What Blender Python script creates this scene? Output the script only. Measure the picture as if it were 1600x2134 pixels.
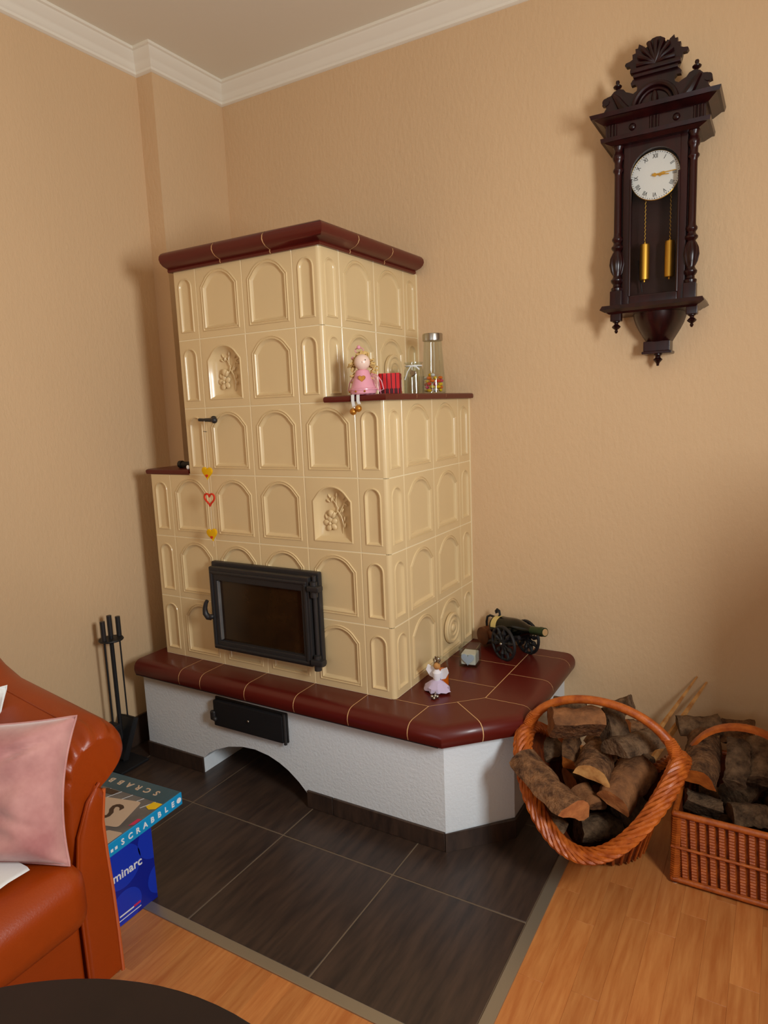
import bpy, bmesh, math, random
from mathutils import Vector, Matrix, noise
random.seed(7)
PI = math.pi
scene = bpy.context.scene
for o in list(bpy.data.objects):
    bpy.data.objects.remove(o)
COL = scene.collection

# ------------------------------------------------------------------ camera
cam_d = bpy.data.cameras.new('camera')
cam = bpy.data.objects.new('camera', cam_d)
COL.objects.link(cam)
YAW, PITCH, ROLL, FPX = -0.5359, -0.1536, -0.0399, 1407.0
fw = Vector((math.sin(YAW) * math.cos(PITCH), math.cos(YAW) * math.cos(PITCH), math.sin(PITCH)))
r0 = Vector((math.cos(YAW), -math.sin(YAW), 0))
u0 = r0.cross(fw)
rr = math.cos(ROLL) * r0 + math.sin(ROLL) * u0
uu = -math.sin(ROLL) * r0 + math.cos(ROLL) * u0
cam.matrix_world = Matrix(((rr.x, uu.x, -fw.x, 2.1864), (rr.y, uu.y, -fw.y, -1.8566),
                           (rr.z, uu.z, -fw.z, 1.4063), (0, 0, 0, 1)))
cam_d.sensor_fit = 'HORIZONTAL'
cam_d.sensor_width = 36.0
cam_d.lens = FPX / 1600.0 * 36.0
cam_d.clip_start = 0.02
scene.camera = cam

# ------------------------------------------------------------------ light
world = bpy.data.worlds.new('sky')
scene.world = world
world.use_nodes = True
bg = world.node_tree.nodes['Background']
bg.inputs[0].default_value = (0.75, 0.86, 1.0, 1)
bg.inputs[1].default_value = 1.2


def area_light(name, loc, target, sx, sy, power, col):
    d = bpy.data.lights.new(name, 'AREA')
    d.shape = 'RECTANGLE'
    d.size, d.size_y, d.energy, d.color = sx, sy, power, col
    o = bpy.data.objects.new(name, d)
    o.location = loc
    o.rotation_euler = (Vector(target) - Vector(loc)).to_track_quat('-Z', 'Y').to_euler()
    COL.objects.link(o)
    return o


# daylight entering through the window in the right wall, then an added fill light behind the camera
area_light('daylight_and_fill', (2.99, -1.15, 1.62), (1.0, -1.15, 1.62), 0.40, 0.62, 43, (0.93, 0.985, 1.0))
area_light('daylight_and_fill', (1.95, -3.97, 1.55), (1.95, 0, 1.35), 1.2, 1.25, 9, (0.86, 0.96, 1.0))
vs = scene.view_settings
vs.view_transform = 'Standard'
vs.look = 'None'
vs.exposure = -0.06
vs.gamma = 1.0
vs.use_curve_mapping = False


# ------------------------------------------------------------------ materials
def lin(c):
    c = c / 255.0
    return c / 12.92 if c <= 0.04045 else ((c + 0.055) / 1.055) ** 2.4


def rgb(*c):
    return (lin(c[0]), lin(c[1]), lin(c[2]), 1)


MATS = {}


class NT:
    def __init__(self, name):
        m = bpy.data.materials.new(name)
        m.use_nodes = True
        self.m = m
        self.t = m.node_tree
        self.b = self.t.nodes['Principled BSDF']
        self.out = self.t.nodes['Material Output']

    def n(self, typ, **kw):
        nd = self.t.nodes.new(typ)
        for k, v in kw.items():
            if k.startswith('_'):
                setattr(nd, k[1:], v)
            else:
                nd.inputs[k.replace('__', ' ')].default_value = v
        return nd

    def l(self, a, b):
        self.t.links.new(a, b)


def mat(name, col, rough=0.5, spec=0.5, metal=0.0, vary=0.0, vscale=6.0, vcol=None, bump=0.0, bscale=60.0,
        stretch=(1, 1, 1), coat=0.0, sheen=0.0, objvary=0.0, rot=(0, 0, 0), detail=4.0, trans=0.0, bdist=0.01,
        emit=None):
    if name in MATS:
        return MATS[name]
    N = NT(name)
    b = N.b
    b.inputs['Base Color'].default_value = col
    b.inputs['Roughness'].default_value = rough
    b.inputs['Specular IOR Level'].default_value = spec
    b.inputs['Metallic'].default_value = metal
    b.inputs['Coat Weight'].default_value = coat
    b.inputs['Coat Roughness'].default_value = 0.12
    b.inputs['Sheen Weight'].default_value = sheen
    b.inputs['Transmission Weight'].default_value = trans
    tc = N.n('ShaderNodeTexCoord')
    mp = N.n('ShaderNodeMapping')
    mp.inputs['Scale'].default_value = stretch
    mp.inputs['Rotation'].default_value = rot
    N.l(tc.outputs['Object'], mp.inputs['Vector'])
    csock = None
    if vary or vcol:
        nz = N.n('ShaderNodeTexNoise', Scale=vscale, Detail=detail, Roughness=0.6)
        N.l(mp.outputs[0], nz.inputs['Vector'])
        ramp = N.n('ShaderNodeMapRange')
        ramp.inputs['From Min'].default_value = 0.32
        ramp.inputs['From Max'].default_value = 0.68
        N.l(nz.outputs['Fac'], ramp.inputs['Value'])
        mx = N.n('ShaderNodeMix', _data_type='RGBA')
        c2 = vcol if vcol else tuple(list(max(0, x * (1 - vary)) for x in col[:3]) + [1])
        mx.inputs[6].default_value = col
        mx.inputs[7].default_value = c2
        N.l(ramp.outputs[0], mx.inputs[0])
        csock = mx.outputs[2]
    if objvary:
        oi = N.n('ShaderNodeObjectInfo')
        mr = N.n('ShaderNodeMapRange')
        mr.inputs['To Min'].default_value = 1 - objvary
        mr.inputs['To Max'].default_value = 1 + objvary
        N.l(oi.outputs['Random'], mr.inputs['Value'])
        hs = N.n('ShaderNodeHueSaturation')
        hs.inputs['Color'].default_value = col
        if csock:
            N.l(csock, hs.inputs['Color'])
            # shift the pattern from piece to piece
            ad = N.n('ShaderNodeVectorMath', _operation='ADD')
            sc = N.n('ShaderNodeMath', _operation='MULTIPLY')
            sc.inputs[1].default_value = 37.0
            N.l(oi.outputs['Random'], sc.inputs[0])
            N.l(mp.outputs[0], ad.inputs[0])
            N.l(sc.outputs[0], ad.inputs[1])
            N.l(ad.outputs[0], nz.inputs['Vector'])
        N.l(mr.outputs[0], hs.inputs['Value'])
        csock = hs.outputs[0]
    if csock:
        N.l(csock, b.inputs['Base Color'])
    if bump:
        nb = N.n('ShaderNodeTexNoise', Scale=bscale, Detail=5.0, Roughness=0.6)
        N.l(mp.outputs[0], nb.inputs['Vector'])
        bp = N.n('ShaderNodeBump', Strength=bump, Distance=bdist)
        N.l(nb.outputs['Fac'], bp.inputs['Height'])
        N.l(bp.outputs[0], b.inputs['Normal'])
    if emit:
        b.inputs['Emission Color'].default_value = emit
        b.inputs['Emission Strength'].default_value = 1.0
    MATS[name] = N.m
    return N.m


def glassmat(name, tint=(1, 1, 1, 1), base=0.06, rough=0.02):
    """thin clear glass: transparent with a fresnel reflection"""
    N = NT(name)
    N.t.nodes.remove(N.b)
    tr = N.n('ShaderNodeBsdfTransparent')
    tr.inputs[0].default_value = tint
    gl = N.n('ShaderNodeBsdfGlossy')
    gl.inputs['Roughness'].default_value = rough
    lw = N.n('ShaderNodeLayerWeight', Blend=0.5)
    fr = N.n('ShaderNodeMath', _operation='POWER')
    fr.inputs[1].default_value = 4.0
    N.l(lw.outputs['Facing'], fr.inputs[0])
    ad = N.n('ShaderNodeMath', _operation='MULTIPLY_ADD')
    ad.inputs[1].default_value = 0.55
    ad.inputs[2].default_value = base
    mx = N.n('ShaderNodeMixShader')
    N.l(fr.outputs[0], ad.inputs[0])
    N.l(ad.outputs[0], mx.inputs[0])
    N.l(tr.outputs[0], mx.inputs[1])
    N.l(gl.outputs[0], mx.inputs[2])
    N.l(mx.outputs[0], N.out.inputs[0])
    MATS[name] = N.m
    return N.m


M_wall = mat('wallpaper', rgb(226, 192, 150), rough=0.75, spec=0.25, vary=0.05, vscale=1.5, bump=0.4, bscale=70,
             stretch=(1, 1, 0.45), bdist=0.006)
M_ceil = mat('ceiling_paint', rgb(240, 232, 214), rough=0.9, spec=0.1, bump=0.15, bscale=120, bdist=0.002)
M_mould = mat('moulding_paint', rgb(246, 240, 224), rough=0.6, spec=0.3)
M_tile = mat('cream_glaze', rgb(231, 204, 154), rough=0.27, spec=0.5, vary=0.04, vscale=5, coat=0.25, objvary=0.012,
             bump=0.06, bscale=35, bdist=0.002)
M_grout = mat('cream_grout', rgb(246, 230, 190), rough=0.85, spec=0.2)
M_bord = mat('bordeaux_glaze', rgb(92, 23, 16), rough=0.36, spec=0.4, coat=0.12, objvary=0.04, bump=0.05, bscale=40,
             bdist=0.002)
M_grout2 = mat('sand_grout', rgb(226, 184, 130), rough=0.85, spec=0.2)
M_plaster = mat('white_plaster', rgb(236, 243, 247), rough=0.9, spec=0.15, bump=0.4, bscale=95, bdist=0.005)
M_ftile = mat('dark_floor_tile', rgb(76, 58, 47), rough=0.36, spec=0.45, vcol=rgb(50, 39, 34), vscale=9,
              stretch=(5, 0.6, 1), objvary=0.05, bump=0.05, bscale=30, bdist=0.002)
M_fgrout = mat('floor_grout', rgb(120, 104, 86), rough=0.9, spec=0.2)
M_strip = mat('brushed_metal_strip', rgb(172, 160, 138), rough=0.42, metal=0.7, bump=0.05, bscale=150)
M_lam = mat('beech_laminate', rgb(208, 138, 76), rough=0.33, spec=0.45, vcol=rgb(186, 110, 54), vscale=7,
            stretch=(9, 0.8, 1), objvary=0.10)
M_iron = mat('cast_iron', rgb(52, 50, 50), rough=0.42, spec=0.5, metal=0.3, bump=0.25, bscale=160, bdist=0.002)
M_black = mat('black_iron', rgb(30, 30, 32), rough=0.5, spec=0.4, bump=0.15, bscale=120, bdist=0.002)
M_soot = mat('sooty_glass', rgb(30, 20, 12), rough=0.12, spec=0.5, vcol=rgb(58, 38, 18), vscale=5, detail=6)
M_leather = mat('orange_leather', rgb(160, 60, 4), rough=0.36, spec=0.5, vary=0.18, vscale=4, bump=0.22, bscale=220,
                bdist=0.002)
M_pipe = mat('leather_piping', rgb(196, 92, 40), rough=0.25, spec=0.6)
M_velvet = mat('pink_velvet', rgb(208, 154, 147), rough=0.85, spec=0.15, vcol=rgb(174, 114, 112), vscale=9, sheen=0.6,
               bump=0.2, bscale=25, bdist=0.006)
M_cloth = mat('white_cloth', rgb(238, 240, 238), rough=0.9, spec=0.1, bump=0.2, bscale=200, bdist=0.002)
M_clock = mat('mahogany', rgb(50, 12, 12), rough=0.3, spec=0.35, vcol=rgb(26, 7, 8), vscale=5, stretch=(6, 6, 0.7),
              coat=0.12)
M_clockd = mat('dark_stained_wood', rgb(58, 30, 24), rough=0.5, spec=0.3, vcol=rgb(40, 20, 17), vscale=6)
M_dial = mat('enamel_dial', rgb(240, 240, 232), rough=0.25, spec=0.5, coat=0.3)
M_ink = mat('black_print', rgb(26, 24, 22), rough=0.6)
M_brass = mat('brass', rgb(230, 180, 74), rough=0.45, metal=1.0)
M_gold = mat('gold_paint', rgb(196, 132, 48), rough=0.35, metal=0.6)
M_steel = mat('steel', rgb(178, 172, 160), rough=0.3, metal=1.0)
M_wick = mat('wicker', rgb(200, 106, 36), rough=0.38, spec=0.5, vcol=rgb(150, 66, 18), vscale=30, bump=0.3, bscale=180,
             bdist=0.003, stretch=(1, 1, 1))
M_wickd = mat('dark_wicker', rgb(120, 52, 16), rough=0.55, spec=0.3, vcol=rgb(74, 30, 10), vscale=40, bump=0.4,
              bscale=150, bdist=0.004)
M_bark = mat('bark', rgb(144, 102, 68), rough=0.9, spec=0.15, vcol=rgb(68, 46, 33), vscale=34, bump=0.9, bscale=55,
             bdist=0.02, objvary=0.2)
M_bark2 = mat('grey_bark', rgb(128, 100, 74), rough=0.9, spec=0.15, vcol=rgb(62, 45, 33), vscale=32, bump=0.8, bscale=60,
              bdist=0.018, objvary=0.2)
M_split = mat('split_wood', rgb(152, 102, 64), rough=0.85, spec=0.15, vcol=rgb(96, 64, 43), vscale=20, bump=0.6,
              bscale=60, bdist=0.012, objvary=0.2)
M_end = mat('sawn_end', rgb(202, 132, 78), rough=0.85, spec=0.15, vcol=rgb(160, 96, 56), vscale=26, bump=0.3,
            bscale=90, bdist=0.006, objvary=0.1)
M_orng = mat('orange_heartwood', rgb(196, 108, 40), rough=0.85, spec=0.15, vcol=rgb(150, 78, 28), vscale=24, bump=0.3,
             bscale=90, bdist=0.006)
M_pale = mat('pale_wood', rgb(214, 160, 96), rough=0.8, spec=0.2, vcol=rgb(170, 112, 60), vscale=30)
M_table = mat('dark_table_lacquer', rgb(34, 22, 20), rough=0.42, spec=0.4, vcol=rgb(26, 17, 16), vscale=8)
M_blue = mat('blue_carton', rgb(16, 34, 150), rough=0.35, spec=0.5)
M_blue2 = mat('lighter_blue_print', rgb(24, 56, 190), rough=0.35, spec=0.5)
M_cyan = mat('cyan_print', rgb(20, 150, 208), rough=0.35, spec=0.5)
M_teal = mat('slate_teal_print', rgb(52, 88, 100), rough=0.35, spec=0.5, vcol=rgb(34, 74, 88), vscale=6)
M_greyp = mat('grey_print', rgb(120, 116, 112), rough=0.35, spec=0.5, vcol=rgb(84, 84, 86), vscale=9)
M_beige = mat('beige_print', rgb(205, 180, 154), rough=0.35, spec=0.5)
M_white = mat('white_print', rgb(236, 240, 244), rough=0.4, spec=0.4)
M_yel = mat('yellow_print', rgb(238, 196, 20), rough=0.4, spec=0.4)
M_mag = mat('magenta_print', rgb(208, 44, 92), rough=0.4, spec=0.4)
M_brownp = mat('brown_print', rgb(64, 44, 34), rough=0.4, spec=0.4)
M_pink = mat('pink_enamel', rgb(232, 160, 176), rough=0.3, spec=0.5, coat=0.3)
M_skin = mat('pale_doll_skin', rgb(246, 214, 196), rough=0.3, spec=0.5, coat=0.3)
M_hair = mat('blond_wool', rgb(226, 190, 122), rough=0.8, spec=0.2, vary=0.2, vscale=40)
M_red = mat('red_foil', rgb(206, 20, 20), rough=0.25, spec=0.5, metal=0.35)
M_darkred = mat('dark_red_foil', rgb(70, 10, 14), rough=0.3, spec=0.5, metal=0.35)
M_glass = glassmat('clear_glass', (0.93, 0.95, 0.93, 1), 0.05)
M_pane = glassmat('clock_glass', (0.96, 0.96, 0.96, 1), 0.01)
M_tallow = mat('white_wax', rgb(236, 232, 222), rough=0.5, spec=0.4)
M_greyheart = mat('grey_paint', rgb(158, 172, 182), rough=0.6)
M_orange = mat('orange_glow_glass', rgb(240, 110, 10), rough=0.25, spec=0.5)
M_lilac = mat('lilac_tulle', rgb(206, 190, 216), rough=0.9, spec=0.1)
M_tulle = mat('white_tulle', rgb(240, 238, 242), rough=0.9, spec=0.1)
M_bottle = mat('dark_green_bottle', rgb(10, 11, 7), rough=0.2, spec=0.4)
M_foil = mat('green_foil', rgb(46, 66, 40), rough=0.35, metal=0.5)
M_cork = mat('cork', rgb(186, 148, 100), rough=0.8)
M_label = mat('cream_label', rgb(228, 206, 130), rough=0.6)
M_brownw = mat('brown_carved_wood', rgb(110, 58, 24), rough=0.5, spec=0.4, vcol=rgb(70, 34, 16), vscale=20)
M_string = mat('pale_string', rgb(226, 208, 176), rough=0.8)
M_hyel = mat('yellow_felt', rgb(240, 186, 24), rough=0.8, spec=0.1)
M_hred = mat('red_felt', rgb(222, 62, 36), rough=0.7, spec=0.2)
M_cab = mat('oak_veneer', rgb(150, 96, 52), rough=0.45, vary=0.2, vscale=6, stretch=(1, 1, 6))
M_pvc = mat('white_window_frame', rgb(240, 240, 238), rough=0.4)

# ------------------------------------------------------------------ mesh builder
WLOC = {}


class MB:
    def __init__(self):
        self.v, self.f, self.mi = [], [], []

    def add(self, vs, fs, mi=0):
        k = len(self.v)
        self.v.extend(Vector(p) for p in vs)
        for f in fs:
            self.f.append([k + i for i in f])
            self.mi.append(mi)
        return self

    def box(self, x0, x1, y0, y1, z0, z1, mi=0):
        vs = [(x, y, z) for z in (z0, z1) for y in (y0, y1) for x in (x0, x1)]
        return self.add(vs, [(0, 2, 3, 1), (4, 5, 7, 6), (0, 1, 5, 4), (2, 6, 7, 3), (0, 4, 6, 2), (1, 3, 7, 5)], mi)

    def rbox(self, x0, x1, y0, y1, z0, z1, r=0.004, seg=2, mi=0, M=None):
        bm = bmesh.new()
        bmesh.ops.create_cube(bm, size=1)
        bmesh.ops.scale(bm, vec=(x1 - x0, y1 - y0, z1 - z0), verts=bm.verts)
        bmesh.ops.bevel(bm, geom=bm.edges[:], offset=r, segments=seg, affect='EDGES', profile=0.5)
        bmesh.ops.translate(bm, vec=((x0 + x1) / 2, (y0 + y1) / 2, (z0 + z1) / 2), verts=bm.verts)
        bm.verts.index_update()
        vs = [(M @ v.co) if M else v.co.copy() for v in bm.verts]
        fs = [[v.index for v in f.verts] for f in bm.faces]
        bm.free()
        return self.add(vs, fs, mi)

    def loft(self, rings, closed=True, cap0=True, cap1=True, mi=0, loop=False):
        n = len(rings[0])
        vs = [p for r in rings for p in r]
        fs = []
        m = len(rings)
        for a in range(m if loop else m - 1):
            b = (a + 1) % m
            for i in range(n if closed else n - 1):
                j = (i + 1) % n
                fs.append((a * n + i, a * n + j, b * n + j, b * n + i))
        self.add(vs, fs, mi)
        k = len(self.v) - len(vs)
        if not loop:
            if cap0:
                self.f.append([k + i for i in range(n)][::-1])
                self.mi.append(mi)
            if cap1:
                self.f.append([k + (m - 1) * n + i for i in range(n)])
                self.mi.append(mi)
        return self

    def tube(self, pts, r, seg=8, loop=False, mi=0, caps=True):
        pts = [Vector(p) for p in pts]
        n = len(pts)
        rs = r if isinstance(r, (list, tuple)) else [r] * n
        rings = []
        prev = None
        for i in range(n):
            if loop:
                t = pts[(i + 1) % n] - pts[i - 1]
            else:
                t = pts[min(i + 1, n - 1)] - pts[max(i - 1, 0)]
            t.normalize()
            if prev is None:
                a = Vector((0, 0, 1)) if abs(t.z) < 0.9 else Vector((1, 0, 0))
                u = t.cross(a).normalized()
            else:
                u = (prev - t * prev.dot(t))
                u = u.normalized() if u.length > 1e-6 else t.orthogonal().normalized()
            w = t.cross(u)
            prev = u
            rings.append([pts[i] + (u * math.cos(2 * PI * k / seg) + w * math.sin(2 * PI * k / seg)) * rs[i]
                          for k in range(seg)])
        return self.loft(rings, True, caps, caps, mi, loop)

    def cyl(self, p0, p1, ra, rb=None, seg=16, mi=0, caps=True):
        return self.tube([p0, p1], [ra, ra if rb is None else rb], seg, mi=mi, caps=caps)

    def lathe(self, prof, c=(0, 0, 0), seg=24, M=None, mi=0):
        """profile [(r, z)] about z through c"""
        rings = []
        for (r, z) in prof:
            ring = []
            for k in range(seg):
                a = 2 * PI * k / seg
                p = Vector((max(r, 1e-5) * math.cos(a), max(r, 1e-5) * math.sin(a), z))
                ring.append((M @ p if M else p) + Vector(c))
            rings.append(ring)
        return self.loft(rings, True, True, True, mi)

    def sphere(self, c, r, seg=16, rings=10, M=None, mi=0):
        if not isinstance(r, (tuple, list)):
            r = (r, r, r)
        rs = []
        for i in range(rings + 1):
            a = -PI / 2 + PI * i / rings
            rs.append([(Vector((max(math.cos(a), 1e-4) * math.cos(2 * PI * k / seg) * r[0],
                                max(math.cos(a), 1e-4) * math.sin(2 * PI * k / seg) * r[1], math.sin(a) * r[2])))
                       for k in range(seg)])
        rs = [[(M @ p if M else p) + Vector(c) for p in ring] for ring in rs]
        return self.loft(rs, True, True, True, mi)

    def prism(self, poly, fn, mi=0):
        """poly = 2d points, fn(u, v, k) gives the 3d point of the two ends k = 0, 1"""
        return self.loft([[fn(u, v, 0) for u, v in poly], [fn(u, v, 1) for u, v in poly]], True, True, True, mi)

    def xform(self, M):
        self.v = [M @ p for p in self.v]
        return self

    def mesh(self, name, mats, origin=(0, 0, 0), sharp=38):
        o = Vector(origin)
        me = bpy.data.meshes.new(name)
        bm = bmesh.new()
        vv = [bm.verts.new(p - o) for p in self.v]
        for f, m in zip(self.f, self.mi):
            try:
                fc = bm.faces.new([vv[i] for i in f])
                fc.material_index = m
                fc.smooth = True
            except ValueError:
                pass
        bmesh.ops.remove_doubles(bm, verts=bm.verts, dist=1e-6)
        ng = [f for f in bm.faces if len(f.verts) > 4]
        bmesh.ops.triangulate(bm, faces=ng)
        bmesh.ops.recalc_face_normals(bm, faces=bm.faces)
        bm.to_mesh(me)
        bm.free()
        for m in (mats if isinstance(mats, (list, tuple)) else [mats]):
            me.materials.append(m)
        me.set_sharp_from_angle(angle=math.radians(sharp))
        return me


def wl(o):
    return WLOC.get(o.name, Vector((0, 0, 0)))


def link(o, parent, origin):
    COL.objects.link(o)
    o.parent = parent
    o.location = Vector(origin) - (wl(parent) if parent else Vector((0, 0, 0)))
    WLOC[o.name] = Vector(origin)
    return o


def tag(o, label=None, cat=None, group=None, kind=None):
    if label:
        o['label'] = label
    if cat:
        o['category'] = cat
    if group:
        o['group'] = group
    if kind:
        o['kind'] = kind
    return o


def thing(name, loc, label, cat, group=None):
    o = bpy.data.objects.new(name, None)
    o.empty_display_size = 0.05
    link(o, None, loc)
    return tag(o, label, cat, group)


def put(name, mb, mats, parent=None, origin=None, label=None, cat=None, group=None, kind=None, sharp=38):
    """one mesh object; mesh given in world coordinates"""
    if origin is None:
        xs = [p.x for p in mb.v]
        ys = [p.y for p in mb.v]
        zs = [p.z for p in mb.v]
        origin = ((min(xs) + max(xs)) / 2, (min(ys) + max(ys)) / 2, min(zs))
    o = bpy.data.objects.new(name, mb.mesh(name, mats, origin, sharp))
    link(o, parent, origin)
    weigh(o)
    return tag(o, label, cat, group, kind)


def weigh(o):
    w = o.modifiers.new('weighted_normal', 'WEIGHTED_NORMAL')
    w.keep_sharp = True
    w.weight = 60


def place(name, me, parent, loc, rotz=0.0, scale=(1, 1, 1)):
    o = bpy.data.objects.new(name, me)
    link(o, parent, loc)
    o.rotation_euler = (0, 0, rotz)
    o.scale = scale
    weigh(o)
    return o


def text_mb(s, size, M, depth=0.0006, mi=0, align='CENTER', italic=0.0, bold=0.0):
    cu = bpy.data.curves.new('lettering', 'FONT')
    cu.body = s
    cu.size = size
    cu.extrude = depth
    cu.align_x = align
    cu.align_y = 'CENTER'
    cu.shear = italic
    cu.offset = bold
    cu.resolution_u = 3
    ob = bpy.data.objects.new('lettering', cu)
    COL.objects.link(ob)
    bpy.context.view_layer.update()
    me = bpy.data.meshes.new_from_object(ob.evaluated_get(bpy.context.evaluated_depsgraph_get()))
    mb = MB().add([M @ v.co for v in me.vertices], [list(p.vertices) for p in me.polygons], mi)
    bpy.data.objects.remove(ob)
    bpy.data.meshes.remove(me)
    bpy.data.curves.remove(cu)
    return mb


def frame(o, ex, ey, ez=None):
    ex, ey = Vector(ex), Vector(ey)
    ez = Vector(ez) if ez else ex.cross(ey)
    return Matrix(((ex.x, ey.x, ez.x, o[0]), (ex.y, ey.y, ez.y, o[1]), (ex.z, ey.z, ez.z, o[2]), (0, 0, 0, 1)))


def heart(n=28, s=1.0):
    pts = []
    for i in range(n):
        t = 2 * PI * i / n
        pts.append((s * 0.0625 * 16 * math.sin(t) ** 3 / 2,
                    s * 0.0625 * (13 * math.cos(t) - 5 * math.cos(2 * t) - 2 * math.cos(3 * t) - math.cos(4 * t)) / 2))
    return pts
# ================================================================== the room
YB = 0.672        # back wall plane
XL = -0.18        # left wall plane
XC = -0.09        # chimney breast face
YC = 0.268        # front of the chimney breast
XR, YF, ZC = 3.0, -4.0, 2.865


def struct(name, mb, mats, parent=None, origin=None):
    o = put(name, mb, mats, parent, origin)
    if parent is None:
        o['kind'] = 'structure'
    return o


floor = struct('floor', MB().box(XL - .1, XR + .1, YF - .1, YB + .1, -.12, -.0012), M_fgrout)
struct('ceiling', MB().box(XL - .1, XR + .1, YF - .1, YB + .1, ZC, ZC + .1), M_ceil)
struct('wall_back', MB().box(XL - .1, XR + .1, YB, YB + .12, -.006, ZC), M_wall)
poly = [(XL, YF), (XL, YC), (XC, YC), (XC, YB), (XL - .12, YB), (XL - .12, YF)]
struct('wall_left', MB().prism(poly, lambda u, v, k: (u, v, ZC if k else -.006)), M_wall)


def wall_with_hole(mb, fix0, fix1, a0, a1, z0, z1, h, axis):
    """wall slab between fix0 and fix1, hole h = (a, b, zlo, zhi)"""
    def bx(p0, p1, q0, q1):
        if axis == 'x':
            mb.box(fix0, fix1, p0, p1, q0, q1)
        else:
            mb.box(p0, p1, fix0, fix1, q0, q1)
    bx(a0, h[0], z0, z1)
    bx(h[1], a1, z0, z1)
    bx(h[0], h[1], z0, h[2])
    bx(h[0], h[1], h[3], z1)
    return mb


W1 = (-1.42, -.88, 1.24, 2.00)
W2 = (1.30, 2.60, .88, 2.22)  # unseen opening added in the front wall to go with the fill light
struct('wall_right', wall_with_hole(MB(), XR, XR + .25, YF - .1, YB + .1, -.006, ZC, W1, 'x'), M_wall)
struct('wall_front', wall_with_hole(MB(), YF - .25, YF, XL - .1, XR + .1, -.006, ZC, W2, 'y'), M_wall)
for nm, h, ax, c in (('window_1', W1, 'x', XR + .12), ('fill_window', W2, 'y', YF - .12)):
    t = .05
    m = MB()
    def bx(m, p0, p1, d0, d1, q0, q1):
        return m.box(d0, d1, p0, p1, q0, q1) if ax == 'x' else m.box(p0, p1, d0, d1, q0, q1)
    bx(m, h[0], h[0] + t, c - .03, c + .03, h[2], h[3])
    bx(m, h[1] - t, h[1], c - .03, c + .03, h[2], h[3])
    bx(m, h[0] + t, h[1] - t, c - .03, c + .03, h[2], h[2] + t)
    bx(m, h[0] + t, h[1] - t, c - .03, c + .03, h[3] - t, h[3])
    w = struct(nm, m, M_pvc)
    g = bx(MB(), h[0] + t, h[1] - t, c - .004, c + .004, h[2] + t, h[3] - t)
    put('pane', g, M_pane, w)
    mid = (h[0] + h[1]) / 2
    s = bx(MB(), mid - .02, mid + .02, c - .012, c + .012, h[2] + t, h[3] - t)
    put('mullion', s, M_pvc, w)

# crown moulding: profile (out from wall, down from ceiling)
prof = [(0, -.002), (.068, -.002), (.068, .010), (.060, .013), (.056, .021), (.044, .034), (.036, .040), (.030, .046),
        (.024, .058), (.016, .064), (.014, .072), (.006, .076), (0, .076)]


def sweep_path(pts, normals_out, prof, z, sgn=-1):
    """mitred sweep of a profile along a horizontal polyline; out = left normal"""
    n = len(pts)
    rings = []
    for i in range(n):
        d0 = (Vector(pts[i]) - Vector(pts[i - 1])).normalized() if i > 0 else None
        d1 = (Vector(pts[i + 1]) - Vector(pts[i])).normalized() if i < n - 1 else None
        if d0 is None:
            d0 = d1
        if d1 is None:
            d1 = d0
        n0, n1 = Vector((d0.y, -d0.x)) * normals_out, Vector((d1.y, -d1.x)) * normals_out
        m = (n0 + n1) / (1 + n0.dot(n1))
        rings.append([(pts[i][0] + m.x * o, pts[i][1] + m.y * o, z + sgn * dz) for o, dz in prof])
    return rings


mp_ = [(XL, YF), (XL, YC), (XC, YC), (XC, YB), (XR, YB)]
rings = sweep_path(mp_, 1, prof, ZC)
for k in range(4):
    struct('trim_%d' % (k + 1), MB().loft([rings[k], rings[k + 1]]), M_mould)
# dark tiled skirting on the left wall
bs = struct('baseboard_left', MB().box(XL, XL + .006, -1.6, YC, 0, .126), M_fgrout)
for k in range(5):
    y1 = YC - .002 - k * .36
    put('tile', MB().rbox(XL + .004, XL + .012, y1 - .357, y1, .001, .128, .0015, 1), M_ftile, bs)
struct('baseboard_back', MB().rbox(1.53, XR, YB - .012, YB, 0, .055, .003), M_lam)

# floor tiles
TX = [XL, -.048, .374, .796, 1.219, 1.640]
TY = [-.690, -.263, .160, .583, YB]
for i in range(5):
    for j in range(4):
        x0, x1, y0, y1 = TX[i] + .002, TX[i + 1] - .002, TY[j] + .002, TY[j + 1] - .002
        put('tile', MB().rbox(x0, x1, y0, y1, -.010, 0, .0012, 1), M_ftile, floor)
# the metal edging between tiles and laminate
struct('trim_5', MB().rbox(XL, 1.674, -.722, -.690, -.008, .0035, .0025, 2), M_strip)
struct('trim_6', MB().rbox(1.642, 1.674, -.6905, YB, -.008, .0035, .0025, 2), M_strip)
# laminate strips running along y
PW = .0655
rest = MB()
shared = {}
cnt = 0


def plank(x0, y0, x1, y1):
    global cnt
    if x1 - x0 < .004 or y1 - y0 < .004:
        return
    if y1 < -1.75 or cnt > 292:
        rest.rbox(x0 + .0001, x1 - .0001, y0 + .0001, y1 - .0001, -.010, -.0002, .0004, 1)
        return
    cnt += 1
    put('plank', MB().rbox(x0 + .0001, x1 - .0001, y0 + .0001, y1 - .0001, -.010, -.0002, .0004, 1), M_lam, floor)


lane = 0
x = XL
rnd = random.Random(3)
while x < XR:
    right = x > 1.655
    xe = min(x + PW, XR)
    if not right and xe > 1.655:
        xe = 1.655
    if abs(x - 1.655) < .01:
        x = 1.673
        xe = x + PW
        right = True
    top = YB if right else -.72
    y = top
    first = True
    while y > YF:
        L = rnd.uniform(.28, .62)
        if first:
            L *= rnd.uniform(.3, 1)
            first = False
        y0 = max(y - L, YF)
        plank(x, y0, xe, y)
        y = y0
    x = xe if xe != 1.655 else 1.673
tag(put('plank', rest, M_lam, floor), kind='stuff')

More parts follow.
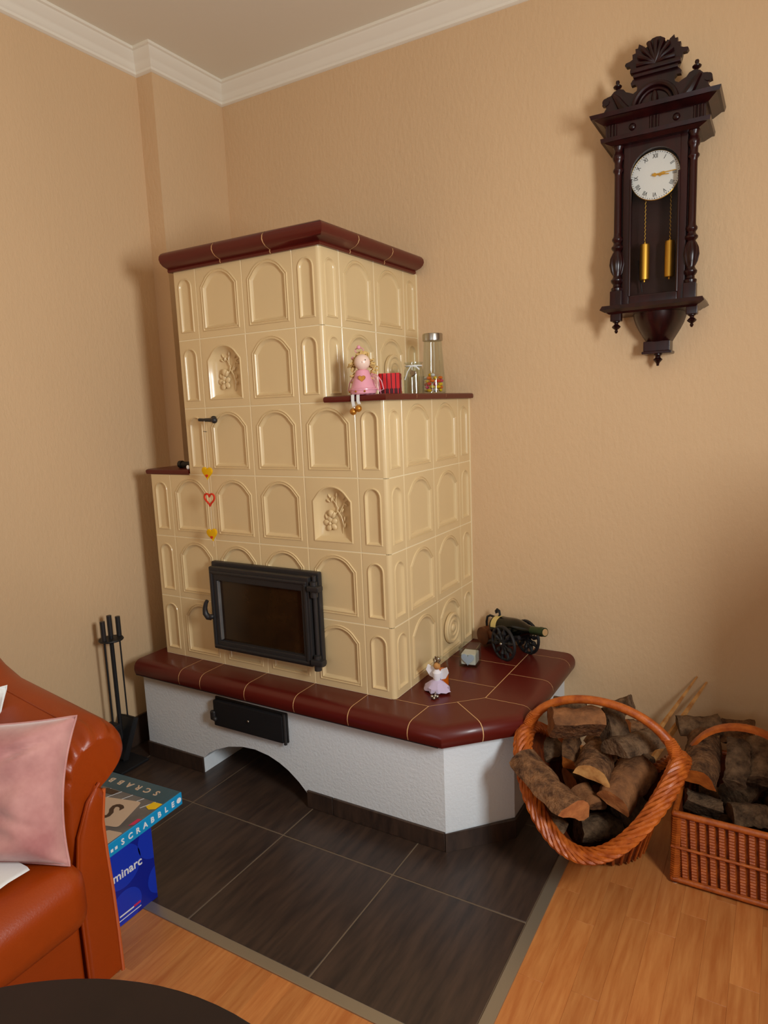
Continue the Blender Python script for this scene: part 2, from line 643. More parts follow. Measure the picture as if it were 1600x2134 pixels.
# ================================================================== the tiled stove
SB = .43          # height of the bench top
U, H, D = .11, .25, .112
stove = thing('tiled_stove', (.55, .3, 0), 'stepped cream tiled stove with bordeaux cornice and white plastered bench base',
              'stove')


def offset_poly(pts, d):
    """inset a convex ccw polygon by d"""
    n = len(pts)
    out = []
    for i in range(n):
        p0, p1, p2 = Vector(pts[i - 1]), Vector(pts[i]), Vector(pts[(i + 1) % n])
        a, b = (p1 - p0).normalized(), (p2 - p1).normalized()
        na, nb = Vector((-a.y, a.x)), Vector((-b.y, b.x))
        m = (na + nb) / max(.4, 1 + na.dot(nb))
        out.append(p1 + m * d)
    return [(p.x, p.y) for p in out]


def arch_outline(cu, hw, v0, kv, chx=.026, chz=.030, ang=44, nseg=12):
    """pointed-shouldered arch of the full tiles"""
    pts = []
    for t in (0, .33, .66):
        pts.append((cu - hw + 2 * hw * t, v0))
    pts.append((cu + hw, v0))
    pts.append((cu + hw, v0 + (kv - v0) * .5))
    pts.append((cu + hw, kv))
    s = hw - chx
    A_ = math.radians(ang)
    R = s / math.sin(A_)
    cz = kv + chz - R * math.cos(A_)
    for k in range(nseg + 1):
        a = PI / 2 - A_ + 2 * A_ * k / nseg
        pts.append((cu + R * math.cos(a), cz + R * math.sin(a)))
    pts.append((cu - hw, kv))
    pts.append((cu - hw, v0 + (kv - v0) * .5))
    return pts


def round_outline(cu, hw, v0, kv, nseg=10):
    pts = [(cu - hw, v0), (cu, v0), (cu + hw, v0), (cu + hw, v0 + (kv - v0) * .5)]
    for k in range(nseg + 1):
        a = PI * k / nseg
        pts.append((cu + hw * math.cos(a), kv + hw * math.sin(a)))
    pts.append((cu - hw, v0 + (kv - v0) * .5))
    return pts


def rect_match(outl, u0, u1, v0, v1):
    """points of the rectangle boundary matched to outline points, corners included"""
    cu, cv = sum(p[0] for p in outl) / len(outl), (v0 + v1) / 2
    res = []
    for (u, v) in outl:
        du, dv = u - cu, v - cv
        k = 1e9
        if du > 1e-9:
            k = min(k, (u1 - cu) / du)
        if du < -1e-9:
            k = min(k, (u0 - cu) / du)
        if dv > 1e-9:
            k = min(k, (v1 - cv) / dv)
        if dv < -1e-9:
            k = min(k, (v0 - cv) / dv)
        res.append([cu + du * k, cv + dv * k])
    for c in ((u0, v0), (u1, v0), (u1, v1), (u0, v1)):
        i = min(range(len(res)), key=lambda i: (res[i][0] - c[0]) ** 2 + (res[i][1] - c[1]) ** 2)
        res[i] = list(c)
    return res


FULL_PROF = [(0, 0), (.0016, .0030), (.0036, .0030), (.0054, -.0006), (.0080, -.0006), (.0096, .0026), (.0116, .0026),
             (.0136, -.0012), (.0158, -.0034), (.0200, -.0062), (.0225, -.0066)]
HALF_PROF = [(0, 0), (.0016, .0030), (.0040, .0030), (.0060, -.0012), (.0085, -.0044), (.0120, -.0062)]
NICHE_PROF = [(0, 0), (.0016, .0030), (.0042, .0030), (.0062, 0), (.0085, -.004), (.013, -.011), (.020, -.018),
              (.030, -.0235), (.042, -.027), (.052, -.028)]


def face_rings(mb, outl, prof, u0, u1, v0, v1, P, edge=True, left_edge=True, right_edge=True):
    """P(u, v, out) -> 3d"""
    rect = rect_match(outl, u0, u1, v0, v1)
    rings = []
    e = .0016
    if edge:
        rings.append([P(u, v, -.012) for u, v in rect])
        rings.append([P(u, v, -e) for u, v in rect])
    cu, cv = (u0 + u1) / 2, (v0 + v1) / 2
    ins = [(min(max(u, u0 + (e if left_edge else 0)), u1 - (e if right_edge else 0)), min(max(v, v0 + e), v1 - e))
           for u, v in rect]
    rings.append([P(u, v, 0) for u, v in ins])
    for d, h in prof:
        rings.append([P(u, v, h) for u, v in offset_poly(outl, d)])
    mb.loft(rings, True, False, False)
    last = offset_poly(outl, prof[-1][0])
    c = (sum(p[0] for p in last) / len(last), sum(p[1] for p in last) / len(last))
    k = len(mb.v)
    n = len(last)
    mb.v.extend(Vector(p) for p in rings[-1])
    mb.v.append(Vector(P(c[0], c[1], prof[-1][1])))
    for i in range(n):
        mb.f.append([k + i, k + (i + 1) % n, k + n])
        mb.mi.append(0)


g = .0011
PF = lambda u, v, o: Vector((u, -o, v))
mb = MB()
face_rings(mb, arch_outline(.11, .087, .024, .181), FULL_PROF, g, .22 - g, g, .25 - g, PF)
ME_FULL = mb.mesh('stove_tile', M_tile, sharp=28)
mb = MB()
face_rings(mb, round_outline(.055, .033, .027, .187), HALF_PROF, g, .11 - g, g, .25 - g, PF)
ME_HALF = mb.mesh('half_tile', M_tile, sharp=28)
mb = MB()
face_rings(mb, arch_outline(.11, .080, .028, .170), NICHE_PROF, g, .22 - g, g, .25 - g, PF)
ME_NICHE = mb.mesh('niche_tile', M_tile, sharp=45)
# corner tile, origin on the sharp corner line, front half at -u, side half at +y
RC = .014
mb = MB()
face_rings(mb, round_outline(.053, .032, .027, .187), HALF_PROF, g, .11 - RC, g, .25 - g,
           lambda u, v, o: Vector((u - .11, -o, v)), right_edge=False)
face_rings(mb, round_outline(.11 - .053, .032, .027, .187), HALF_PROF, RC, .11 - g, g, .25 - g,
           lambda u, v, o: Vector((o, u, v)), left_edge=False)
arc = [(-RC + RC * math.sin(a), RC - RC * math.cos(a)) for a in [PI / 2 * k / 6 for k in range(7)]]
mb.loft([[(a, b, g) for a, b in arc], [(a, b, .25 - g) for a, b in arc]], False, False, False)
k = len(mb.v)
ME_CORNER = mb.mesh('corner_tile', M_tile, sharp=28)


CZ_ = SB + 6 * H


def zrow(r):
    return SB + (r - 1) * H


niches = {(5, 3), (3, 7)}
for r in range(1, 7):
    u_lo, u_hi = (0, 10) if r <= 3 else ((2, 10) if r == 4 else (2, 8))
    place('half_tile', ME_HALF, stove, (u_lo * U, 0, zrow(r)))
    for u in range(u_lo + 1, u_hi - 1, 2):
        if (r, u) in niches:
            place('niche_tile', ME_NICHE, stove, (u * U, 0, zrow(r)))
        else:
            place('stove_tile', ME_FULL, stove, (u * U, 0, zrow(r)))
    place('corner_tile', ME_CORNER, stove, (u_hi * U, 0, zrow(r)), 0, (1, D / U, 1))
    for k in (1, 3):
        place('stove_tile', ME_FULL, stove, (u_hi * U, k * D, zrow(r)), PI / 2, (D / U, 1, 1))
    place('half_tile', ME_HALF, stove, (u_hi * U, 5 * D, zrow(r)), PI / 2, (D / U - .03, 1, 1))
e = .036
core = MB().box(e, 10 * U - e, e, YB, SB, SB + 3 * H - .001).box(2 * U + e, 10 * U - e, e, YB, SB + 3 * H - .001, SB + 4 * H - .001)
core.box(2 * U + e, 8 * U - e, e, YB, SB + 4 * H - .001, SB + 6 * H)
put('stove_core', core, M_grout, stove)
gl = MB()
ga, gb, gw = .0010, .037, .003
for r in range(1, 8):                      # bed joints on the front and the right side
    z = zrow(r)
    lo, hi = (0, 10) if r <= 4 else ((2, 10) if r == 5 else (2, 8))
    gl.box(lo * U + .002, hi * U - .016, ga, gb, z - gw, z + gw)
    gl.box(hi * U - gb, hi * U - ga, .016, YB, z - gw, z + gw)
    if r == 4:
        gl.box(0, 2 * U, ga, gb, z - gw, z)
for u in range(11):                        # upright joints
    if u % 2 == 0 and u not in (0, 2):
        continue
    z0_, z1_ = (SB if u not in (2,) else zrow(4)), (zrow(4) if u in (0, 1) else (zrow(5) if u == 9 else CZ_))
    gl.box(u * U + (.002 if u in (0, 2) else -gw), u * U + gw, ga + .0006, gb - .002, z0_, z1_)
for ux, za, zb in ((10, SB, zrow(5)), (8, zrow(5), CZ_)):
    for k in (1, 3, 5, 6):
        gl.box(ux * U - gb + .002, ux * U - ga - .0006, k * D - gw, min(k * D + gw, YB), za, zb)
put('tile_grout', gl, M_grout, stove, sharp=10)
# cream joint against the back wall
put('wall_joint', MB().box(10 * U - .004, 10 * U + .002, YB - .006, YB, SB, SB + 4 * H).box(8 * U - .004, 8 * U + .002, YB - .006, YB, SB + 4 * H, SB + 6 * H), M_grout, stove)


# flower reliefs inside the niches
def flower(u, r):
    m = MB()
    bx, bz = u * U + .11, zrow(r) + .115
    y0 = .028

    def P(a, b, o=0):
        return Vector((bx + a * 1.18, y0 - o, bz + b * 1.15))

    def petal(a, b, la, lb, ang, o, th=.006):
        R = Matrix.Rotation(-ang, 4, 'Y').to_3x3()
        m.sphere(P(a, b, o), (la, th, lb), 12, 8, R)

    def twig(pts, r0=.0022):
        m.tube([P(*p) for p in pts], [r0 * (1 - .5 * i / len(pts)) for i in range(len(pts))], 6)
    # open blossom, lower left
    for k in range(5):
        a = k * 2 * PI / 5 + .5
        petal(-.018 + .014 * math.cos(a), -.022 + .014 * math.sin(a), .013, .010, a, .008)
    m.sphere(P(-.018, -.022, .014), (.006, .005, .006), 10, 6)
    # bud above it
    petal(-.014, .008, .012, .014, .3, .010, .009)
    petal(-.004, .004, .007, .012, -.5, .013, .006)
    petal(-.032, -.004, .006, .012, .5, .006)
    # stems and leaves
    twig([(-.008, -.002, .006), (.006, .014, .008), (.010, .026, .008), (-.004, .044, .006), (-.016, .056, .005)])
    twig([(.008, .016, .008), (.02, .0, .008), (.026, -.022, .008), (.022, -.052, .006)])
    twig([(.014, .01, .008), (.026, .03, .008), (.034, .046, .006)])
    twig([(.004, .03, .007), (.002, .05, .006), (.006, .062, .005)])
    for (a, b, ang) in ((-.020, .060, 2.2), (-.012, .050, 1.4), (-.024, .046, 2.6), (.006, .066, 1.4), (.030, .056, 1.0),
                        (.040, .048, .4), (.036, .036, -.4), (.030, -.006, 1.5), (.030, -.026, 1.3), (.024, .018, 1.0)):
        petal(a, b, .009, .0036, ang, .007, .004)
    put('flower_relief', m, M_tile, stove, sharp=60)


flower(3, 5)
flower(7, 3)

# round vent covers on the right side
for (x, y, z) in ((8 * U, .455, 1.545), (10 * U, .455, .545)):
    m = MB()
    Rm = Matrix.Rotation(PI / 2, 4, 'Y').to_3x3()
    m.lathe([(.060, -.004), (.060, .006), (.056, .010), (.050, .010), (.044, .005), (.038, .005), (.034, .009), (.028, .009),
             (.024, .005), (.016, .005), (.013, .011), (.006, .013), (0, .013)], (x + .002, y, z), 36, Rm)
    put('vent_cover', m, M_tile, stove)

# cornice
CZ = SB + 6 * H
cprof = [(-.06, .002), (.004, -.004), (.012, -.004), (.015, .003), (.013, .008), (.022, .011), (.036, .016), (.047, .025),
         (.052, .036), (.050, .048), (.042, .057), (.030, .063), (.015, .066), (-.06, .066)]


def cap_seg(mb, p0, p1, mitre1=False, mitre0=False, shrink=0.0):
    """straight piece of cornice from p0 to p1, outward normal to the right of travel"""
    d = (Vector(p1) - Vector(p0)).normalized()
    nrm = Vector((d.y, -d.x))
    rings = []
    for p, mit, s in ((p0, mitre0, 1), (p1, mitre1, -1)):
        ring = []
        for o, dz in cprof:
            o2, z2 = o - shrink * (1 if o > 0 else 0), dz + (-shrink if dz > .03 else shrink)
            along = (-s) * o2 if mit else 0
            q = Vector(p) + nrm * o2 + d * along
            ring.append((q.x, q.y, CZ + z2))
        rings.append(ring)
    mb.loft(rings)
    return mb


XA, XB = 2 * U - .012, 8 * U
jx = [XA, .468, .692, XB]
for k in range(2):
    put('cornice_tile', cap_seg(MB(), (jx[k] + (.0022 if k else 0), 0), (jx[k + 1] - .0022, 0)), M_bord, stove)
jy = [.165, .396, YB - .03]
m = cap_seg(MB(), (jx[2] + .0022, 0), (XB, 0), mitre1=True)
m2 = cap_seg(MB(), (XB, 0), (XB, jy[0] - .0022), mitre0=True)
m.add(m2.v, m2.f)
put('cornice_corner_tile', m, M_bord, stove)
for k in range(2):
    put('cornice_tile', cap_seg(MB(), (XB, jy[k] + .0022), (XB, jy[k + 1] - (.0022 if k == 0 else 0))), M_bord, stove)
m = cap_seg(MB(), (XA + .004, 0), (XB, 0), mitre1=True, shrink=.0006)
m2 = cap_seg(MB(), (XB, 0), (XB, jy[2] - .004), mitre0=True, shrink=.0006)
m.add(m2.v, m2.f)
put('cornice_grout', m, M_grout2, stove)
put('stove_lid', MB().box(XA + .02, XB - .02, .02, YB, CZ - .002, CZ + .062), M_bord, stove)


# bordeaux slab tiles with bullnose edges
def slab(poly, nose, prof, inset=.0016):
    """poly ccw [(x, y)], nose = set of edge indices with a bullnose, prof [(offset, z)]"""
    n = len(poly)
    rings = []
    for off, z in prof:
        lines = []
        for i in range(n):
            a, b = Vector(poly[i]), Vector(poly[(i + 1) % n])
            d = (b - a).normalized()
            out = Vector((d.y, -d.x))
            q = a + out * (off if i in nose else -inset)
            lines.append((q, d))
        ring = []
        for i in range(n):
            (p, d), (q, e2) = lines[i - 1], lines[i]
            den = d.x * e2.y - d.y * e2.x
            if abs(den) < 1e-6:
                ring.append((q.x, q.y, z))
            else:
                t = ((q.x - p.x) * e2.y - (q.y - p.y) * e2.x) / den
                ring.append((p.x + d.x * t, p.y + d.y * t, z))
        rings.append(ring)
    return MB().loft(rings)


zt = SB
bprof = [(-.006, zt - .060), (-.004, zt - .056), (-.0005, zt - .044), (0, zt - .034), (-.002, zt - .023), (-.008, zt - .012),
         (-.018, zt - .004), (-.030, zt - .0008), (-.042, zt)]
NY = -.132
C1, C2 = (1.332, NY), (1.527, .063)
CM = ((C1[0] + C2[0]) / 2, (C1[1] + C2[1]) / 2)
J1, J2, JM = (1.220, .008), (1.363, .148), (1.2915, .078)
bj = [-.050, .205, .318, .540, .765, .990, 1.214]
pieces = []
for k in range(6):
    pieces.append(([(bj[k], NY), (bj[k + 1], NY), (bj[k + 1], .02), (bj[k], .02)] if k < 5 else
                   [(bj[5], NY), (bj[6], NY), J1, (1.10, .008), (bj[5], .02)], {0}))
pieces[0] = ([(bj[0], NY), (bj[1], NY), (bj[1], .35), (bj[0], .35)], {0})
pieces += [([(bj[6], NY), C1, CM, JM, J1], {0, 1}), ([CM, C2, (C2[0], .148), J2, JM], {0, 1}),
           ([(1.363, .148), (C2[0], .148), (C2[0], .374), (1.363, .374)], {1}),
           ([(1.363, .374), (C2[0], .374), (C2[0], .596), (1.363, .596)], {1}),
           ([(1.363, .596), (C2[0], .596), (C2[0], YB - .004), (1.363, YB - .004)], {1}),
           ([(1.09, .008), J1, J2, (1.363, .242), (1.09, .242)], set()),
           ([(1.09, .242), (1.363, .242), (1.363, .456), (1.09, .456)], set()),
           ([(1.09, .456), (1.363, .456), (1.363, YB - .002), (1.09, YB - .002)], set())]
for poly, nose in pieces:
    put('bench_tile', slab(poly, nose, bprof), M_bord, stove, sharp=40)
whole = [(bj[0] + .002, NY), C1, C2, (C2[0], YB - .006), (bj[0] + .002, YB - .006)]
put('bench_grout', slab(whole, {0, 1, 2}, [(a - .0006, b - .0006 if i > 4 else b + .0006) for i, (a, b) in enumerate(bprof)]), M_grout2, stove)

# shelves on the two steps
sz = SB + 4 * H
sprof = [(-.002, sz - .001), (0, sz + .004), (0, sz + .013), (-.003, sz + .017), (-.009, sz + .019)]
SX0, SX1, SY0 = 8 * U + .008, 10 * U + .024, -.030
sj = [.18, .41]
sp = [([(SX0, SY0), (SX1, SY0), (SX1, sj[0]), (SX0, sj[0])], {0, 1, 3}), ([(SX0, sj[0]), (SX1, sj[0]), (SX1, sj[1]), (SX0, sj[1])], {1}),
      ([(SX0, sj[1]), (SX1, sj[1]), (SX1, YB - .012), (SX0, YB - .012)], {1})]
for poly, nose in sp:
    put('shelf_tile', slab(poly, nose, sprof), M_bord, stove)
put('shelf_grout', slab([(SX0 + .004, SY0), (SX1, SY0), (SX1, YB - .016), (SX0 + .004, YB - .016)], {0, 1}, [(a - .001, b - (.001 if i > 2 else -.001)) for i, (a, b) in enumerate(sprof)]), M_grout2, stove)
sz2 = SB + 3 * H
sprof2 = [(a, b - H) for a, b in sprof]
put('shelf_tile', slab([(-.022, -.004), (2 * U - .002, -.004), (2 * U - .002, .33), (-.022, .33)], {0, 3}, sprof2), M_bord, stove)
put('shelf_tile', slab([(-.022, .33), (2 * U - .002, .33), (2 * U - .002, YB - .005), (-.022, YB - .005)], {3}, sprof2), M_bord, stove)

# white plastered base with the arched wood niche
BZ = SB - .058
arch = [(.262, 0), (.261, .060), (.290, .088), (.331, .112), (.40, .141), (.471, .157), (.535, .161), (.600, .152),
        (.648, .136), (.690, .115), (.735, .082), (.772, .046), (.772, 0)]
poly = [(-.052, 0)] + arch + [(1.317, 0), (1.317, BZ), (-.052, BZ)]
m = MB().prism(poly, lambda u, v, k: (u, (.36 if k else -.088), v))
m.box(-.052, 1.317, .36, YB, 0, BZ)
m.prism([(1.317, -.088), (1.483, .088), (1.483, YB), (1.317, YB)], lambda u, v, k: (u, v, BZ if k else 0))
put('plastered_base', m, M_plaster, stove, sharp=30)
ph = .064
for (x0, x1) in ((-.052, .260), (.774, .884), (.886, 1.316)):
    put('plinth_tile', MB().rbox(x0, x1, -.097, -.087, .0005, ph, .0015, 1), M_ftile, stove)
s2 = .009
put('plinth_tile', MB().prism([(1.318, -.096), (1.321, -.0975), (1.4925, .0740), (1.483, .0855)], lambda u, v, k: (u, v, ph if k else .0005)), M_ftile, stove)
put('plinth_tile', MB().rbox(1.483, 1.4925, .076, .40, .0005, ph, .0015, 1), M_ftile, stove)
put('plinth_tile', MB().rbox(1.483, 1.4925, .402, YB, .0005, ph, .0015, 1), M_ftile, stove)
put('shade_line_strip', MB().box(-.046, 1.318, -.1285, -.086, BZ - .003, BZ - .0005), M_black, stove)  # dark strip stands in for the shade line under the bench nose

# ash flap
flap = put('ash_flap', MB().rbox(.360, .694, -.114, -.092, .232, .334, .004, 2), M_black, stove)
put('flap_frame', MB().rbox(.352, .702, -.094, -.084, .226, .340, .003, 1), M_iron, stove)
put('flap_screw', MB().sphere((.535, -.115, .284), (.005, .004, .005), 10, 6), M_steel, flap)
put('flap_latch', MB().rbox(.346, .370, -.122, -.104, .252, .292, .008, 3).sphere((.372, -.119, .262), .009, 10, 6), M_iron, flap)
put('flap_hinge', MB().cyl((.6985, -.105, .226), (.6985, -.105, .342), .006, seg=10), M_iron, flap)

# fire door
fd = put('fire_door', MB().rbox(.318, .824, -.024, -.001, .506, .852, .006, 2), M_iron, stove)
X0, X1, Z0, Z1 = .330, .800, .514, .838


def frame_mb(x0, x1, z0, z1, w, y0, y1, r=.004, wt=None):
    wt = wt or w
    return (MB().rbox(x0, x1, y0, y1, z1 - wt, z1, r).rbox(x0, x1, y0, y1, z0, z0 + w, r)
            .rbox(x0, x0 + w, y0, y1, z0 + w * .8, z1 - wt * .8, r).rbox(x1 - w, x1, y0, y1, z0 + w * .8, z1 - wt * .8, r))


put('door_frame', frame_mb(X0, X1, Z0, Z1, .036, -.052, -.020, .005, .052), M_iron, fd)
put('door_rib', frame_mb(X0 + .008, X1 - .008, Z0 + .008, Z1 - .014, .012, -.058, -.048, .004), M_iron, fd)
put('door_glass', MB().box(X0 + .03, X1 - .03, -.036, -.030, Z0 + .03, Z1 - .045), M_soot, fd, label='sooty dark glass pane')
put('glass_gasket', MB().rbox(.3655, .3705, -.049, -.034, Z0 + .038, Z1 - .054, .0015, 1), M_greyp, fd)
for z in (.800, .535):
    put('hinge', MB().cyl((.818, -.046, z - .030), (.818, -.046, z + .024), .013, seg=12).rbox(.800, .850, -.066, -.034, z - .008, z + .012, .005), M_iron, fd)
put('hinge_rod', MB().cyl((.812, -.034, .520), (.812, -.034, .842), .008, seg=12), M_iron, fd)
hb = MB().tube([(.333, -.056, .640), (.322, -.064, .642), (.312, -.066, .655), (.311, -.066, .675), (.316, -.064, .695), (.322, -.062, .706)],
               [.012, .012, .011, .009, .008, .007], 10).sphere((.340, -.062, .645), .010, 12, 8)
put('door_latch', hb, M_iron, fd)

# damper pull rod
dm = put('damper_rod', MB().cyl((.342, -.048, 1.388), (.412, -.048, 1.384), .0058, seg=12).cyl((.371, 0.002, 1.387), (.371, -.048, 1.387), .006, seg=12)
         .cyl((.371, .002, 1.387), (.371, -.006, 1.387), .013, seg=16), M_iron, stove, label='dark iron damper pull with ball end')
put('ball_knob', MB().sphere((.419, -.050, 1.3845), .0115, 14, 10), M_iron, dm)
# ================================================================== things on and by the stove
SH = sz + .019     # top of the right shelf
# ---- heart garland hanging from the damper rod
gx, gy = .369, -.052
gar = thing('heart_garland', (gx, gy, .92), 'string of two yellow felt hearts and one red wire heart hanging from the iron pull', 'garland')
put('string', MB().tube([(gx + .002, gy, 1.383), (gx - .0005, gy, 1.30), (gx, gy, 1.20), (gx + .001, gy, 1.10), (gx, gy, .97), (gx + .001, gy, .918)], .0011, 6), M_string, gar)
put('cross_bar', MB().cyl((gx - .006, gy, 1.346), (gx + .010, gy, 1.344), .0013, seg=6), M_iron, gar)


def heart_mb(c, s, th, rot=0.0):
    ca, sa = math.cos(rot), math.sin(rot)
    pts = [(u * ca - v * sa, u * sa + v * ca) for u, v in heart(30, s)]
    rg = []
    for k, (sc, y) in enumerate(((.86, -1), (1, -.5), (1, .5), (.86, 1))):
        rg.append([(c[0] + u * sc, c[1] + y * th / 2, c[2] + v * sc) for u, v in pts])
    return MB().loft(rg)


for (z, rt) in ((1.196, -.05), (.966, .12)):
    h = put('felt_heart', heart_mb((gx, gy - .003, z), .052, .008, rt), M_hyel, gar)
    put('red_dot', heart_mb((gx + .001, gy - .008, z - .012), .013, .002), M_hred, h)
pts = [(gx + .001 + u, gy - .003, 1.098 + v) for u, v in heart(34, .050)]
put('wire_heart', MB().tube(pts, .0036, 8, loop=True), M_hred, gar)

# ---- sitting doll
dx, dy = 1.022, .004
doll = thing('angel_doll', (dx, dy, SH), 'pink angel doll with blond curls sitting on the stove shelf, ribbon legs dangling', 'doll')
MD = Matrix.Translation((dx, dy, 0)) @ Matrix.Rotation(math.radians(25), 4, 'Z') @ Matrix.Translation((-dx, -dy, 0))
dr = put('dress', MB().lathe([(.036, 0), (.042, .004), (.044, .016), (.040, .022), (.036, .030), (.027, .058), (.021, .076), (.012, .080), (0, .081)], (dx, dy, SH), 28), M_pink, doll)
put('hem_band', MB().lathe([(.0435, .013), (.0452, .015), (.0452, .018), (.0425, .020)], (dx, dy, SH), 28), M_pink, dr)
put('gold_heart', heart_mb((dx + .001, dy - .0305, SH + .050), .024, .006).xform(MD), M_gold, dr)
for a in (-2.4, -1.57, -.9):
    put('gold_star', MB().sphere((dx + .044 * math.cos(a), dy + .044 * math.sin(a), SH + .010), .0035, 6, 4), M_gold, dr)
hd = put('head', MB().sphere((dx + .003, dy - .004, SH + .101), (.0255, .0255, .0255), 24, 16), M_skin, doll)
for s in (-1, 1):
    put('eye', MB().sphere((dx + .004 + s * .010, dy - .0265, SH + .107), .0018, 8, 6).xform(MD), M_ink, hd)
put('nose', MB().sphere((dx + .005, dy - .0295, SH + .101), .003, 8, 6).xform(MD), M_skin, hd)
m = MB()
rn = random.Random(5)
for k in range(78):
    a = rn.uniform(.2, PI - .2) + (rn.choice((0, 0, .0)))
    el = rn.uniform(-1.5, 1.45)
    rr_ = .026
    c = Vector((dx + .003 + rr_ * math.cos(a) * math.cos(el) * 1.15, dy + rr_ * math.sin(a) * math.cos(el) * .8 + .002, SH + .101 + rr_ * 1.1 * math.sin(el)))
    if el < -.4:
        c.x = dx + (rn.choice((-1, -1, 1))) * rn.uniform(.022, .044)
        c.z = SH + rn.uniform(.03, .10)
        c.y = dy + rn.uniform(.0, .02)
    R = Matrix.Rotation(rn.uniform(0, PI), 4, 'Z') @ Matrix.Rotation(rn.uniform(0, PI), 4, 'X')
    lp = [c + R.to_3x3() @ Vector((.007 * math.cos(t), .007 * math.sin(t), .002 * math.sin(3 * t))) for t in [2 * PI * q / 9 for q in range(9)]]
    m.tube(lp, .0026, 5, loop=True)
put('hair', m.xform(MD), M_hair, doll)
hp = [(dx - .012 + .016 * math.cos(t), dy + .006, SH + .140 + .008 * math.sin(t)) for t in [2 * PI * q / 14 for q in range(14)]]
put('halo', MB().tube(hp, .0016, 6, loop=True).sphere((dx - .010, dy, SH + .149), .0065, 10, 8).sphere((dx - .034, dy, SH + .116), .0055, 10, 8), M_pink, doll)
for s in (-1, 1):
    w0 = Vector((dx + s * .024, dy + .012, SH + .066))
    wp = [w0 + Vector((s * a, .004, b)) for a, b in ((0, 0), (.020, -.006), (.036, -.026), (.043, -.052), (.030, -.056), (.014, -.048), (.004, -.026))]
    wg = put('wing', MB().tube(wp, .0018, 6, loop=True), M_pink, doll)
    mm = MB()
    for q in range(5):
        t = .2 + q * .17
        a = w0.lerp(w0 + Vector((s * .028, .004, -.012)), t)
        mm.cyl(a, a + Vector((s * .008, 0, -.040 - .004 * q)), .0010, seg=5)
    put('wing_wire', mm, M_pink, wg)
for (ox, zz, xx) in ((-.016, 1.395, -.012), (.004, 1.404, .008)):
    rb = MB()
    pts = [(dx + ox, dy - .030, SH + .004), (dx + ox - .001, -.0335, SH - .001), (dx + ox, -.036, SH - .02), (dx + xx, -.036, zz + .016)]
    rings = []
    for p in pts:
        rings.append([(p[0] - .0055, p[1], p[2]), (p[0] + .0055, p[1], p[2]), (p[0] + .0055, p[1] + .0012, p[2]), (p[0] - .0055, p[1] + .0012, p[2])])
    rb.loft(rings)
    lg = put('ribbon_leg', rb, M_cloth, doll)
    put('gold_foot', MB().sphere((dx + xx - .001, -.040, zz + .002), .0112, 16, 10), M_gold, lg)

# ---- red ribbed square pot
px_, py_ = 1.045, .140
pot = thing('ribbed_pot', (px_, py_, SH), 'square red ribbed foil pot between the doll and the clip jar', 'pot')
R45 = Matrix.Rotation(math.radians(24), 4, 'Z')
hs = .034
m = MB()
for (x0, x1, y0, y1) in ((-hs, hs, -hs, -hs + .003), (-hs, hs, hs - .003, hs), (-hs, -hs + .003, -hs + .003, hs - .003), (hs - .003, hs, -hs + .003, hs - .003)):
    m.box(x0, x1, y0, y1, 0, .068)
m.box(-hs + .003, hs - .003, -hs + .003, hs - .003, 0, .003)
m.xform(Matrix.Translation((px_, py_, SH)) @ R45)
body = put('pot_wall', m, M_red, pot)
for f in range(4):
    for k in range(9):
        q = -hs + .005 + k * (2 * hs - .010) / 8
        Rf = Matrix.Translation((px_, py_, SH)) @ R45 @ Matrix.Rotation(f * PI / 2, 4, 'Z')
        put('rib', MB().box(q - .0014, q + .0014, -hs - .0016, -hs, .001, .067).xform(Rf), M_darkred if (f + k) % 2 else M_red, body)
put('pot_base', MB().box(-hs - .0012, hs + .0012, -hs - .0012, hs + .0012, .0, .018).xform(Matrix.Translation((px_, py_, SH)) @ R45), M_darkred, pot)


def jar_shell(prof, th, c, seg=32):
    """closed glass wall: outer profile then inner profile back down"""
    inner = [(max(r - th, .0005), z + (th if i == 0 else 0)) for i, (r, z) in enumerate(prof)]
    return MB().lathe([(0, prof[0][1])] + prof + inner[::-1] + [(0, inner[0][1])], c, seg)


# ---- clip jar with heart pendant
jx_, jy_ = 1.022, .355
jar = thing('clip_jar', (jx_, jy_, SH), 'small empty ribbed glass jar with a white ribbon and metal heart pendant', 'jar')
put('glass_body', jar_shell([(.034, 0), (.036, .004), (.036, .070), (.035, .085), (.029, .098), (.026, .104), (.034, .110), (.034, .114)], .0022, (jx_, jy_, SH)), M_glass, jar)
mm = MB()
for k in range(22):
    a = 2 * PI * k / 22
    mm.cyl((jx_ + .0365 * math.cos(a), jy_ + .0365 * math.sin(a), SH + .006), (jx_ + .0365 * math.cos(a), jy_ + .0365 * math.sin(a), SH + .064), .0014, seg=5)
put('glass_ribs', mm, M_glass, jar)
rp = [(jx_ + .030 * math.cos(t), jy_ + .030 * math.sin(t), SH + .101) for t in [2 * PI * q / 18 for q in range(18)]]
put('ribbon', MB().tube(rp, .0024, 6, loop=True).tube([(jx_ + .006, jy_ - .031, SH + .100), (jx_ - .006, jy_ - .037, SH + .080), (jx_ - .018, jy_ - .036, SH + .052)], .002, 6)
    .tube([(jx_ + .010, jy_ - .030, SH + .100), (jx_ + .026, jy_ - .030, SH + .096), (jx_ + .034, jy_ - .022, SH + .086)], .0028, 6), M_cloth, jar)
put('heart_pendant', heart_mb((jx_ + .016, jy_ - .039, SH + .074), .028, .006, -.25), M_steel, jar)
put('pendant_cord', MB().cyl((jx_ + .012, jy_ - .036, SH + .084), (jx_ + .010, jy_ - .031, SH + .101), .0012, seg=5), M_cloth, jar)

